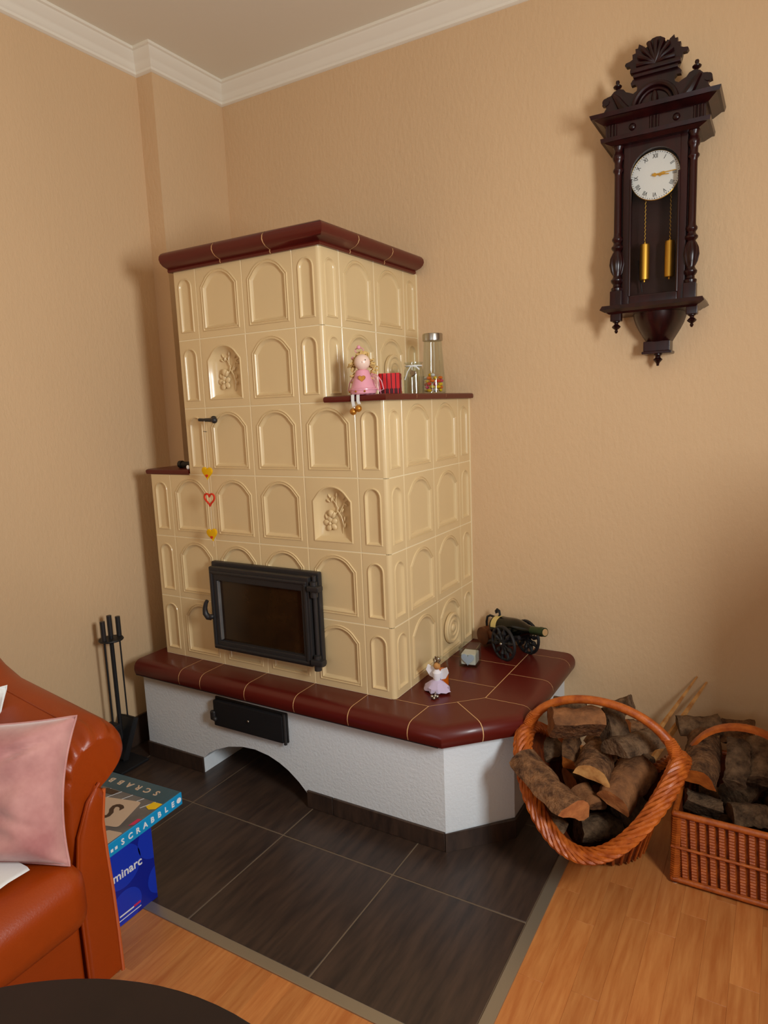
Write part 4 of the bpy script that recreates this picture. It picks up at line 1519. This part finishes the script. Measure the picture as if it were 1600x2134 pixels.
for q in range(25):
    a = PI * q / 24
    c = Vector((xm + .166 * math.cos(a), ym, .205 + .215 * math.sin(a) ** .8))
    nx, nz = math.cos(a), math.sin(a)
    hr.append([c + Vector((-nx * .005, -.017, -nz * .005)), c + Vector((nx * .005, -.017, nz * .005)), c + Vector((nx * .009, 0, nz * .009)), c + Vector((nx * .005, .017, nz * .005)), c + Vector((-nx * .005, .017, -nz * .005))])
put('hoop_handle', MB().loft(hr), M_wick, qb)


# ---- logs
def log(p0, p1, rad, seed, label, group, kind='wedge', mats=None, roll=0.0, flat=.5):
    """split log from p0 to p1; half-round or wedge section, bark outside, split faces, sawn ends"""
    rn = random.Random(seed)
    p0, p1 = Vector(p0), Vector(p1)
    t = (p1 - p0).normalized()
    a = Vector((0, 0, 1)) if abs(t.z) < .9 else Vector((1, 0, 0))
    u = t.cross(a).normalized()
    w = u.cross(t)
    sec = []
    if kind == 'round':
        for k in range(16):
            q = 2 * PI * k / 16
            sec.append((math.cos(q), math.sin(q) * (.85), 0))
    elif kind == 'half':
        for k in range(11):
            q = PI * k / 10
            sec.append((math.cos(q), math.sin(q) * .95 - .3, 0))
        for k in range(1, 5):
            sec.append((-1 + 2 * k / 5, -.3 + .06 * rn.uniform(-1, 1), 1))
    else:
        spread = PI * flat
        for k in range(9):
            q = PI / 2 - spread / 2 + spread * k / 8
            sec.append((1.35 * math.cos(q), 1.35 * math.sin(q) - .62, 0))
        ax, ay = sec[8][0], sec[8][1]
        for k in (1, 2):
            sec.append((ax * (1 - k / 3), ay + (-.62 - ay) * k / 3, 1))
        sec.append((0, -.62, 1))
        bx_, by_ = sec[0][0], sec[0][1]
        for k in (1, 2):
            sec.append((bx_ * k / 3, -.62 + (by_ + .62) * k / 3, 1))
    cr_, sr_ = math.cos(roll), math.sin(roll)
    NR = 13
    off = Vector((rn.uniform(0, 50), rn.uniform(0, 50), rn.uniform(0, 50)))
    rings = []
    n = len(sec)
    for i in range(NR):
        f = i / (NR - 1)
        c = p0.lerp(p1, f) + u * rad * .12 * math.sin(f * 3 + seed) + w * rad * .10 * math.sin(f * 4 + seed * 2)
        ring = []
        for (su, sw, sp) in sec:
            a_, b_ = su * cr_ - sw * sr_, su * sr_ + sw * cr_
            nn = noise.noise(off + Vector((su * 1.4, sw * 1.4, f * 5)))
            n2 = noise.noise(off + Vector((su * 4 + 7, sw * 4, f * 14)))
            s = rad * (1 + .22 * nn + (.10 if sp == 0 else .06) * n2)
            ring.append(c + u * a_ * s + w * b_ * s + t * (.10 * rad * n2 if i in (0, NR - 1) else 0))
        rings.append(ring)
    mb = MB()
    vs = [p for r in rings for p in r]
    for p in vs:
        p.z = max(p.z, .016)
    fs, mi = [], []
    for i in range(NR - 1):
        for k in range(n):
            j = (k + 1) % n
            fs.append((i * n + k, i * n + j, (i + 1) * n + j, (i + 1) * n + k))
            mi.append(1 if (sec[k][2] or sec[j][2]) else 0)
    mb.add(vs, fs)
    mb.mi = mi
    for base, rev in ((0, True), ((NR - 1) * n, False)):
        c = Vector((0, 0, 0))
        for k in range(n):
            c += vs[base + k]
        c /= n
        ci = len(mb.v)
        mb.v.append(c)
        for k in range(n):
            j = (k + 1) % n
            mb.f.append([base + k, base + j, ci])
            mb.mi.append(2)
    return put('firewood_log', mb, mats or [M_bark, M_split, M_end], None, label=label, cat='log', group=group, sharp=42)


G1, G2 = 'logs in the round basket', 'logs in the rectangular basket'
BRK = [M_bark, M_split, M_end]
GRY = [M_bark2, M_bark2, M_split]
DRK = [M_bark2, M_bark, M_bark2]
ORG = [M_bark, M_orng, M_orng]
from_px = None
log((1.565, -0.025, 0.335), (1.736, -0.145, 0.285), .062, 1, 'long brown log leaning over the front left rim, sawn end towards the room', G1, 'half', [M_bark, M_bark2, M_end], .5)
log((1.618, 0.028, 0.455), (1.753, 0.091, 0.435), .064, 2, 'ragged thick-barked log lying on top of the round basket heap', G1, 'wedge', [M_split, M_bark, M_split], .3, .62)
log((1.748, 0.159, 0.460), (1.788, 0.109, 0.400), .046, 3, 'grey weathered wedge log beside the ragged top log', G1, 'wedge', GRY, 2.6, .5)
log((1.801, 0.063, 0.380), (1.877, 0.203, 0.380), .050, 4, 'blackish log under the handle at the right of the round basket', G1, 'half', DRK, .2)
log((1.733, 0.201, 0.330), (1.757, -0.000, 0.320), .052, 5, 'stubby light brown log standing end-on in the middle of the round basket', G1, 'half', [M_bark, M_split, M_pale], .3)
log((1.861, 0.178, 0.300), (1.813, -0.004, 0.260), .054, 6, 'reddish brown log sloping down from the right rim of the round basket', G1, 'half', [M_split, M_split, M_end], .4)
log((1.646, 0.168, 0.340), (1.657, 0.077, 0.300), .038, 7, 'small orange-brown log tucked behind the long left log', G1, 'wedge', ORG, .8, .5)
log((1.711, 0.050, 0.250), (1.759, 0.009, 0.220), .040, 8, 'dull brown log low between the long left log and the reddish one', G1, 'half', [M_split, M_split, M_split], .3)
log((1.704, 0.027, 0.130), (1.810, 0.096, 0.110), .046, 9, 'shadowed log at the bottom front of the round basket', G1, 'round', DRK, 0)
log((1.594, -0.085, 0.250), (1.689, -0.081, 0.180), .042, 10, 'grey-edged log lying under the long left log', G1, 'half', GRY, .4)
log((1.730, 0.274, 0.400), (1.812, 0.279, 0.440), .040, 11, 'dark wedge log sticking up behind the handle of the round basket', G1, 'wedge', DRK, .1, .45)
log((1.798, 0.235, 0.380), (1.865, 0.279, 0.360), .044, 12, 'brown log behind the blackish one below the handle', G1, 'half', BRK, .2)
log((1.566, 0.249, 0.400), (1.667, 0.273, 0.410), .042, 13, 'dark log at the back left of the round basket heap', G1, 'half', DRK, .2)
log((1.800, 0.113, 0.140), (1.870, 0.176, 0.160), .042, 14, 'dark log in the right bottom of the round basket', G1, 'round', DRK, 0)
log((1.552, 0.177, 0.330), (1.602, 0.139, 0.270), .046, 15, 'black shaded log inside the left rim of the round basket', G1, 'half', DRK, .2)
log((1.653, 0.117, 0.220), (1.745, 0.210, 0.240), .046, 16, 'brown log buried under the stubby one in the middle of the heap', G1, 'round', BRK, .2)
log((1.756, 0.318, 0.280), (1.860, 0.267, 0.240), .046, 17, 'dark log buried at the right under the blackish one', G1, 'round', DRK, .2)
log((2.020, 0.381, 0.330), (2.005, 0.164, 0.290), .052, 21, 'thick log with a bright orange sawn end in the rectangular basket', G2, 'half', [M_bark, M_bark, M_orng], .1)
log((2.104, 0.366, 0.330), (2.102, 0.229, 0.260), .046, 22, 'pointed wedge log with an orange ridge beside the orange-ended log', G2, 'wedge', [M_bark2, M_bark, M_bark2], .2, .35)
log((2.173, 0.394, 0.340), (2.178, 0.275, 0.270), .050, 23, 'dark log at the right of the pointed wedge log', G2, 'half', DRK, .2)
log((1.980, 0.184, 0.215), (2.071, 0.197, 0.190), .044, 24, 'grey triangular log just above the front rim of the rectangular basket', G2, 'wedge', GRY, .2, .5)
log((2.100, 0.205, 0.190), (2.194, 0.235, 0.190), .050, 25, 'brown-grey log low at the front right of the rectangular basket', G2, 'half', [M_bark2, M_bark, M_split], .2)
log((1.920, 0.498, 0.290), (2.048, 0.534, 0.310), .050, 26, 'dark log lying behind the hoop handle', G2, 'half', DRK, .1)
log((2.048, 0.547, 0.300), (2.148, 0.551, 0.300), .056, 27, 'dark peaked wedge log behind the hoop handle', G2, 'wedge', DRK, 3.1, .45)
log((2.010, .300, .075), (2.240, .280, .080), .050, 31, 'shaded log lying on the bottom of the rectangular basket, towards its front', G2, 'round', DRK, .2)
log((2.000, .420, .090), (2.250, .430, .095), .052, 32, 'shaded log lying on the bottom of the rectangular basket, towards the wall', G2, 'round', DRK, .2)
log((2.225, .180, .150), (2.235, .440, .165), .046, 33, 'brown log along the right side wall of the rectangular basket', G2, 'half', BRK, .2)
log((2.100, .300, .190), (2.180, .450, .200), .050, 34, 'dark log under the pointed wedge log in the rectangular basket', G2, 'round', DRK, .2)
# kindling behind the baskets
for (a, b, r_, lb) in (((1.850, .500, .245), (1.915, .594, .345), .009, 'pale split kindling stick leaning on the wall, upper one'),
                       ((1.884, .500, .230), (1.938, .580, .315), .011, 'pale split kindling stick behind the baskets, lower one')):
    a, b = Vector(a), Vector(b)
    lo = a + (a - b).normalized() * .30
    lo.z = max(lo.z, .008)
    up = (b - a).normalized()
    b2 = b + up * ((YB - .012 - b.y) / up.y if up.y > 0 else 0)
    put('kindling_stick', MB().tube([lo, a, b2], [r_, r_ * 1.1, r_ * .35], 5), M_pale, None, label=lb, cat='stick', group='kindling sticks', sharp=20)

# ================================================================== boxes beside the sofa
bb = thing('blue_carton', (.50, -.755, 0), 'deep blue glassware carton standing under the board game box', 'box')
BX1, BYa, BYb, BH = .650, -.860, -.667, .272
put('carton_body', MB().rbox(.360, BX1, BYa, BYb, 0, BH, .002, 1), M_blue, bb)


def disc_on_x(x, yc, zc, r, ylo, yhi, zlo, zhi, n=40):
    pts = []
    for q in range(n):
        a = 2 * PI * q / n
        pts.append((min(max(yc + r * math.cos(a), ylo), yhi), min(max(zc + r * math.sin(a), zlo), zhi)))
    return MB().prism(pts, lambda u, v, k: (x + .0005 * k, u, v))


for (yc, zc, r) in ((-.775, .168, .062), (-.660, .190, .060), (-.775, .045, .052), (-.650, .060, .048)):
    put('printed_disc', disc_on_x(BX1, yc, zc, r, BYa + .002, BYb - .002, .002, BH - .002), M_blue2, bb)
put('lettering', text_mb('Luminarc', .036, frame((BX1 + .0012, -.778, .150), (0, 1, 0), (0, 0, 1)), bold=.0006), M_white, bb)
put('printed_stripe', MB().box(BX1, BX1 + .0008, -.80, -.752, .0275, .032), M_white, bb)
put('printed_stripe', MB().box(BX1, BX1 + .0008, -.752, -.728, .0275, .034), M_mag, bb)
put('printed_stripe', MB().box(BX1, BX1 + .0008, -.815, -.728, .016, .0185), M_white, bb)

# board game box, slightly turned
o0 = Vector((.704, -.592, BH + .0005))
an = math.radians(3.5)
ey = Vector((math.sin(an), -math.cos(an), 0))           # along the front face, towards the sofa
ex = Vector((-math.cos(an), -math.sin(an), 0))          # into depth
LW, LD, LH = .272, .375, .038
Mg = frame(o0, ex, ey, Vector((0, 0, 1)))
sb = thing('board_game_box', o0 + ex * LD / 2 + ey * LW / 2, 'flat turquoise word game box lying on the blue carton', 'box')
put('box_body', MB().rbox(0, LD, 0, LW, 0, LH, .0015, 1).xform(Mg), M_cyan, sb)
tp = put('top_print', MB().box(.003, LD - .003, .003, LW - .003, LH, LH + .0006).xform(Mg), M_greyp, sb)
put('title_band', MB().box(.003, LD - .003, .003, .070, LH + .0006, LH + .001).xform(Mg), M_teal, tp)


def gp(a, b, z=LH + .001):
    return Mg @ Vector((a, b, z))


def poly_print(name, pts, z, m_):
    put(name, MB().prism(pts, lambda u, v, k: Mg @ Vector((u, v, z + .0004 * k))), m_, tp)


def rounded(pts, r=.012):
    out = []
    n = len(pts)
    for i in range(n):
        p0, p1, p2 = Vector(pts[i - 1]), Vector(pts[i]), Vector(pts[(i + 1) % n])
        a = p1 + (p0 - p1).normalized() * r
        b = p1 + (p2 - p1).normalized() * r
        for t in (0, .33, .66, 1):
            q = a.lerp(p1, t).lerp(p1.lerp(b, t), t)
            out.append((q.x, q.y))
    return out


poly_print('letter_tile_print', rounded([(.068, .088), (.036, .203), (.168, .230), (.195, .112)]), LH + .0012, M_beige)
poly_print('letter_tile_print', rounded([(.235, .120), (.215, .225), (.320, .245), (.338, .140)]), LH + .0012, M_beige)
poly_print('letter_tile_print', rounded([(.004, .215), (.004, .266), (.060, .266), (.052, .222)], .006), LH + .0012, M_beige)
poly_print('yellow_patch', [(.005, .072), (.005, .098), (.022, .108), (.040, .100), (.036, .074)], LH + .0012, M_yel)
poly_print('red_patch', [(.004, .150), (.004, .176), (.016, .186), (.016, .152)], LH + .0012, M_mag)
poly_print('brown_patch', [(.175, .074), (.180, .094), (.230, .098), (.225, .074)], LH + .0012, M_brownp)
for q in range(7):
    poly_print('board_line', [(.030 + .045 * q, .072), (.032 + .045 * q, .072), (.052 + .045 * q, .112), (.050 + .045 * q, .112)], LH + .0011, M_white)
put('tile_letter', text_mb('S', .095, frame(gp(.116, .160, LH + .0022), (-ex * .98 + ey * .2), (-ey * .98 - ex * .2), Vector((0, 0, 1))), bold=.0015), M_brownp, tp)
put('tile_letter', text_mb('R', .095, frame(gp(.276, .182, LH + .0022), (-ex * .98 + ey * .2), (-ey * .98 - ex * .2), Vector((0, 0, 1))), bold=.0015), M_brownp, tp)
# title on the top reads from the far side, title on the front faces the room
for i, ch in enumerate('SCRABBLE'):
    put('title_letter', text_mb(ch, .030, frame(gp(.062 + .037 * i, .036, LH + .0014), ex, ey, Vector((0, 0, 1))), bold=.0008), M_beige, tp)
    put('side_letter', text_mb(ch, .0225, frame(Mg @ Vector((-.0008, .222 - .0262 * i, LH * .50)), -ey, (0, 0, 1), -ex), bold=.0006), M_white, sb)
put('side_emblem', MB().prism([(.009 * math.cos(a), .008 * math.sin(a)) for a in [2 * PI * q / 20 for q in range(20)]], lambda u, v, k: Mg @ Vector((-.0002 - .0006 * k, .014 + u, LH * .5 + v))), M_white, sb)
for q in (.244, .258):
    put('side_emblem', MB().prism([(-.004, -.004), (.004, -.004), (.004, .004), (-.004, .004)], lambda u, v, k: Mg @ Vector((-.0002 - .0006 * k, q + u, LH * .42 + v))), M_white, sb)

# ================================================================== sofa
sofa = thing('leather_sofa', (.40, -1.75, 0), 'orange-brown leather sofa with padded scroll armrest along the left wall', 'sofa')


def arm_section(x, d=0.0):
    """(y, z) outline of the armrest; d insets the outline"""
    dz = max(0, (.78 - x)) * .155 + max(0, .34 - x) * .55
    base = [(-.900, .02), (-.902, .25), (-.906, .43), (-.890, .505), (-.855, .530), (-.826, .552), (-.812, .585), (-.818, .620), (-.842, .648), (-.880, .664), (-.925, .664), (-.968, .648), (-.998, .615), (-1.012, .56), (-1.016, .48), (-1.014, .36), (-1.010, .20), (-1.008, .02)]
    nb = len(base)
    fine = []
    for i in range(nb - 1):          # smooth outline, closed along the floor
        q0, q1, q2, q3 = [Vector(base[min(max(i + k, 0), nb - 1)]) for k in (-1, 0, 1, 2)]
        for t in [k / 6 for k in range(6)]:
            q = .5 * ((2 * q1) + (q2 - q0) * t + (2 * q0 - 5 * q1 + 4 * q2 - q3) * t * t + (3 * q1 - q0 - 3 * q2 + q3) * t ** 3)
            fine.append((q.x, q.y, i + t))
    fine.append((base[-1][0], base[-1][1], nb - 1))
    gather = min(1, max(0, (x - .60) / .14))
    out = []
    for y, z, par in fine:
        if 7.5 < par < 15:           # leather gathered towards the front panel
            wv = math.sin(par * 2 * PI * .85) * gather * gather * .0055 * min(1, (par - 7.5) * .8, (15 - par) * .8)
            nx_, nz_ = y + .955, z - .54
            ln_ = math.hypot(nx_, nz_) or 1
            y, z = y + nx_ / ln_ * wv, z + nz_ / ln_ * wv
        z2 = z + (dz * max(0, (z - .40)) / .26 if z > .4 else 0)
        cy, cz = (-.955, min(max(z2, .10), .56 + dz))
        vy, vz = y - cy, z2 - cz
        L = math.hypot(vy, vz) or 1
        k = max(0, L - d) / L
        out.append((x, cy + vy * k, cz + vz * k))
    return out


rg = []
for x in [-.10 + .08 * q for q in range(9)] + [.58, .62, .65, .68, .70, .72]:
    rg.append(arm_section(x))
for dxx, d in ((.745, .002), (.765, .008), (.780, .018), (.788, .030)):
    rg.append(arm_section(dxx, d))
arm = put('armrest', MB().loft(rg, True, True, True), M_leather, sofa, sharp=60)
# front panel of the armrest, slightly domed, with piping and gathered leather at the top
pan = [(-.908, .02), (-.912, .25), (-.918, .43), (-.905, .515), (-.925, .535), (-.955, .500), (-.985, .43), (-.998, .36), (-1.000, .20), (-.998, .02)]
c0 = (-.955, .27)
rg = []
for sc, xx in ((1, .776), (1, .792), (.93, .799), (.75, .803)):
    rg.append([(xx, c0[0] + (y - c0[0]) * sc, c0[1] + (z - c0[1]) * (1 - (1 - sc) * .35)) for y, z in pan])
fp = put('front_panel', MB().loft(rg), M_leather, arm, sharp=60)
put('piping', MB().tube([(.795, -.905, .515), (.797, -.919, .44), (.797, -.917, .35), (.797, -.912, .25), (.797, -.909, .13), (.797, -.908, .02)], .0052, 8), M_pipe, arm)
put('piping', MB().tube([(.795, -.915, .536), (.797, -.952, .505), (.797, -.985, .435), (.797, -.998, .35), (.797, -1.000, .20), (.797, -.998, .02)], .0040, 8), M_leather, arm)
put('seam', MB().tube([(x, -.925 - .0 * x, .664 + max(0, .78 - x) * .155 + .001) for x in (-.08, .1, .3, .5, .62, .70)], .0018, 5), M_leather, arm)


def cushion(name, x0, x1, y0, y1, z0, z1, r, m_, parent, puff=.02, n=14):
    """soft block: rounded and puffed"""
    mb = MB()
    bm = bmesh.new()
    bmesh.ops.create_cube(bm, size=1)
    bmesh.ops.scale(bm, vec=(x1 - x0, y1 - y0, z1 - z0), verts=bm.verts)
    bmesh.ops.bevel(bm, geom=bm.edges[:], offset=r, segments=4, affect='EDGES', profile=0.55)
    bmesh.ops.subdivide_edges(bm, edges=[e for e in bm.edges if e.calc_length() > .1], cuts=5, use_grid_fill=True)
    for v in bm.verts:
        a, b, c = v.co.x / ((x1 - x0) / 2), v.co.y / ((y1 - y0) / 2), v.co.z / ((z1 - z0) / 2)
        wgt = lambda p, q: max(0, 1 - p * p) * max(0, 1 - q * q)
        v.co.x += puff * wgt(b, c) * (1 if a > 0 else -1) * min(1, abs(a))
        v.co.z += puff * wgt(a, b) * (1 if c > 0 else -1) * min(1, abs(c)) * 1.2
    bm.verts.index_update()
    mb.add([v.co + Vector(((x0 + x1) / 2, (y0 + y1) / 2, (z0 + z1) / 2)) for v in bm.verts], [[v.index for v in f.verts] for f in bm.faces])
    bm.free()
    return put(name, mb, m_, parent, sharp=80)


SY1 = -2.75
put('sofa_frame', MB().rbox(-.12, .800, SY1, -1.004, .03, .30, .02, 3), M_leather, sofa)
for (ya, yb) in ((-1.022, -1.88), (-1.885, SY1 + .02)):
    sc = cushion('seat_cushion', .06, .895, yb, ya, .270, .428, .055, M_leather, sofa, .016)
    put('seam', MB().tube([(.872, ya - .02, .404), (.884, ya - .2, .408), (.886, (ya + yb) / 2, .409), (.884, yb + .2, .408), (.872, yb + .02, .404)], .0022, 5), M_pipe, sc)
    cushion('back_cushion', -.165, .11, yb, ya + .06, .40, .86, .08, M_leather, sofa, .03)
put('sofa_back', MB().rbox(-.172, -.06, SY1, -.93, .03, .80, .04, 3), M_leather, sofa)
put('armrest', MB().loft([[(x, -3.72 - y * 1.0, z) for (x, y, z) in arm_section(q)] for q in (-.1, .2, .5, .745)] + [[(x, -3.72 - y, z) for (x, y, z) in arm_section(.785, .022)]]), M_leather, sofa, sharp=60)
for (x, y) in ((-.10, -.95), (.74, -.95), (-.10, -2.70), (.74, -2.70)):
    put('foot', MB().lathe([(0, 0), (.022, 0), (.026, .03), (0, .031)], (x, y, 0), 14), M_ink, sofa)

# ---- cushions
def pillow(A, B, Cc, Dd, thick, m_, label, seed, folds=1.0):
    """square cushion with pointed corners; A, B top and bottom right, Cc, Dd top and bottom left"""
    A, B, Cc, Dd = Vector(A), Vector(B), Vector(Cc), Vector(Dd)
    nrm = ((A - B).cross(Cc - B)).normalized()
    if nrm.dot(Vector((1.5, -.9, .6))) < 0:
        nrm = -nrm
    N_ = 40
    front, back = [], []
    for i in range(N_ + 1):
        for j in range(N_ + 1):
            s, t = i / N_, j / N_
            s2, t2 = 2 * s - 1, 2 * t - 1
            pin = .10
            ss = .5 + .5 * s2 * (1 - pin * (1 - t2 * t2))
            tt = .5 + .5 * t2 * (1 - pin * (1 - s2 * s2))
            p = (B.lerp(A, tt)).lerp(Dd.lerp(Cc, tt), ss)
            th = thick * (max(0, 1 - s2 ** 4) * max(0, 1 - t2 ** 4)) ** .55
            wr = .024 * noise.noise(Vector((s * 3.4 + seed, t * 4.6, 1.7))) + .016 * noise.noise(Vector((s * 8 + seed, t * 7, 5.1)))
            # dents and folds running in from the right hand corners
            d1 = (t - .86) + .55 * (s - .08)
            fold = -.026 * math.exp(-(d1 / .035) ** 2) * max(0, 1 - abs(s - .18) / .2)
            d2 = (t - .22) - .6 * (s - .05)
            fold -= .014 * math.exp(-(d2 / .05) ** 2) * max(0, 1 - abs(s - .2) / .25)
            e_ = min(1, 7 * min(s, 1 - s, t, 1 - t))
            front.append(p + nrm * (th + (wr + fold * folds) * e_))
            back.append(p - nrm * th * .55)
    W_ = N_ + 1
    fs = []
    for i in range(N_):
        for j in range(N_):
            a = i * W_ + j
            fs.append((a, a + 1, a + W_ + 1, a + W_))
    mb = MB().add(front, fs).add(back, [f[::-1] for f in fs])
    edge = [i * W_ for i in range(W_)] + [N_ * W_ + j for j in range(1, W_)] + [i * W_ + N_ for i in range(N_ - 1, -1, -1)] + [j for j in range(N_ - 1, 0, -1)]
    K = W_ * W_
    for q in range(len(edge)):
        a, b = edge[q], edge[(q + 1) % len(edge)]
        mb.f.append([a, b, b + K, a + K])
        mb.mi.append(0)
    pc = put('throw_cushion', mb, m_, None, label=label, cat='cushion', sharp=80)
    put('piping', MB().tube([front[i] * .5 + back[i] * .5 for i in edge], .003, 6, loop=True), m_, pc)


pillow((.79, -.95, .722), (.866, -1.056, .432), (.41, -1.20, .735), (.47, -1.315, .448), .075, M_velvet,
       'dusty pink velvet cushion leaning on the sofa armrest', 1.0)
pillow((.505, -.945, .742), (.56, -1.02, .46), (.32, -1.32, .76), (.38, -1.38, .46), .05, M_cloth,
       'white cushion behind the pink one, only its tip showing', 4.0, .3)
# ---- white throw on the seat
th_ = MB()
rg = []
for q in range(13):
    y = -1.115 - q * .05
    zz = .447 + .004 * math.sin(q * 1.7)
    rg.append([(.34, y, zz), (.60, y, zz + .002), (.806 + .004 * math.sin(q), y, zz), (.814 + .004 * math.sin(q), y, zz - .005), (.806 + .004 * math.sin(q), y, zz - .008), (.34, y, zz - .008)])
put('folded_throw', th_.loft(rg), M_cloth, None, label='white folded throw on the seat under the pink cushion', cat='throw', sharp=60)
# ---- round coffee table
tb = thing('coffee_table', (1.475, -1.762, 0), 'dark round coffee table in the foreground', 'table')
put('table_top', MB().lathe([(0, .435), (.560, .435), (.574, .442), (.578, .452), (.576, .464), (.568, .470), (.40, .470), (0, .470)], (1.475, -1.762, 0), 96), M_table, tb)
put('pedestal', MB().lathe([(.05, .03), (.045, .06), (.038, .20), (.045, .40), (.12, .434), (0, .434)], (1.475, -1.762, 0), 24), M_table, tb)
put('foot_disc', MB().lathe([(0, 0), (.24, 0), (.25, .01), (.24, .022), (.06, .032), (0, .032)], (1.475, -1.762, 0), 40), M_table, tb)

# ---- tall cabinet out of the frame on the right, which shades the lower right of the wall
cb = thing('side_cabinet', (2.76, -.02, 0), 'oak side cabinet beside the window, right of the log baskets', 'cabinet')
put('cabinet_body', MB().rbox(2.55, 2.98, -.40, .36, .06, 1.24, .004), M_cab, cb)
put('cabinet_top', MB().rbox(2.535, 2.985, -.415, .375, 1.24, 1.275, .006), M_cab, cb)
put('plinth', MB().box(2.57, 2.97, -.38, .34, 0, .06), M_cab, cb)
for (ya, yb) in ((-.39, -.022), (-.018, .35)):
    d_ = put('cabinet_door', MB().rbox(2.532, 2.551, ya, yb, .08, 1.18, .003), M_cab, cb)
    ky = yb - .03 if ya < 0 else ya + .03
    put('knob', MB().sphere((2.522, ky, .68), .012, 12, 8), M_steel, d_)
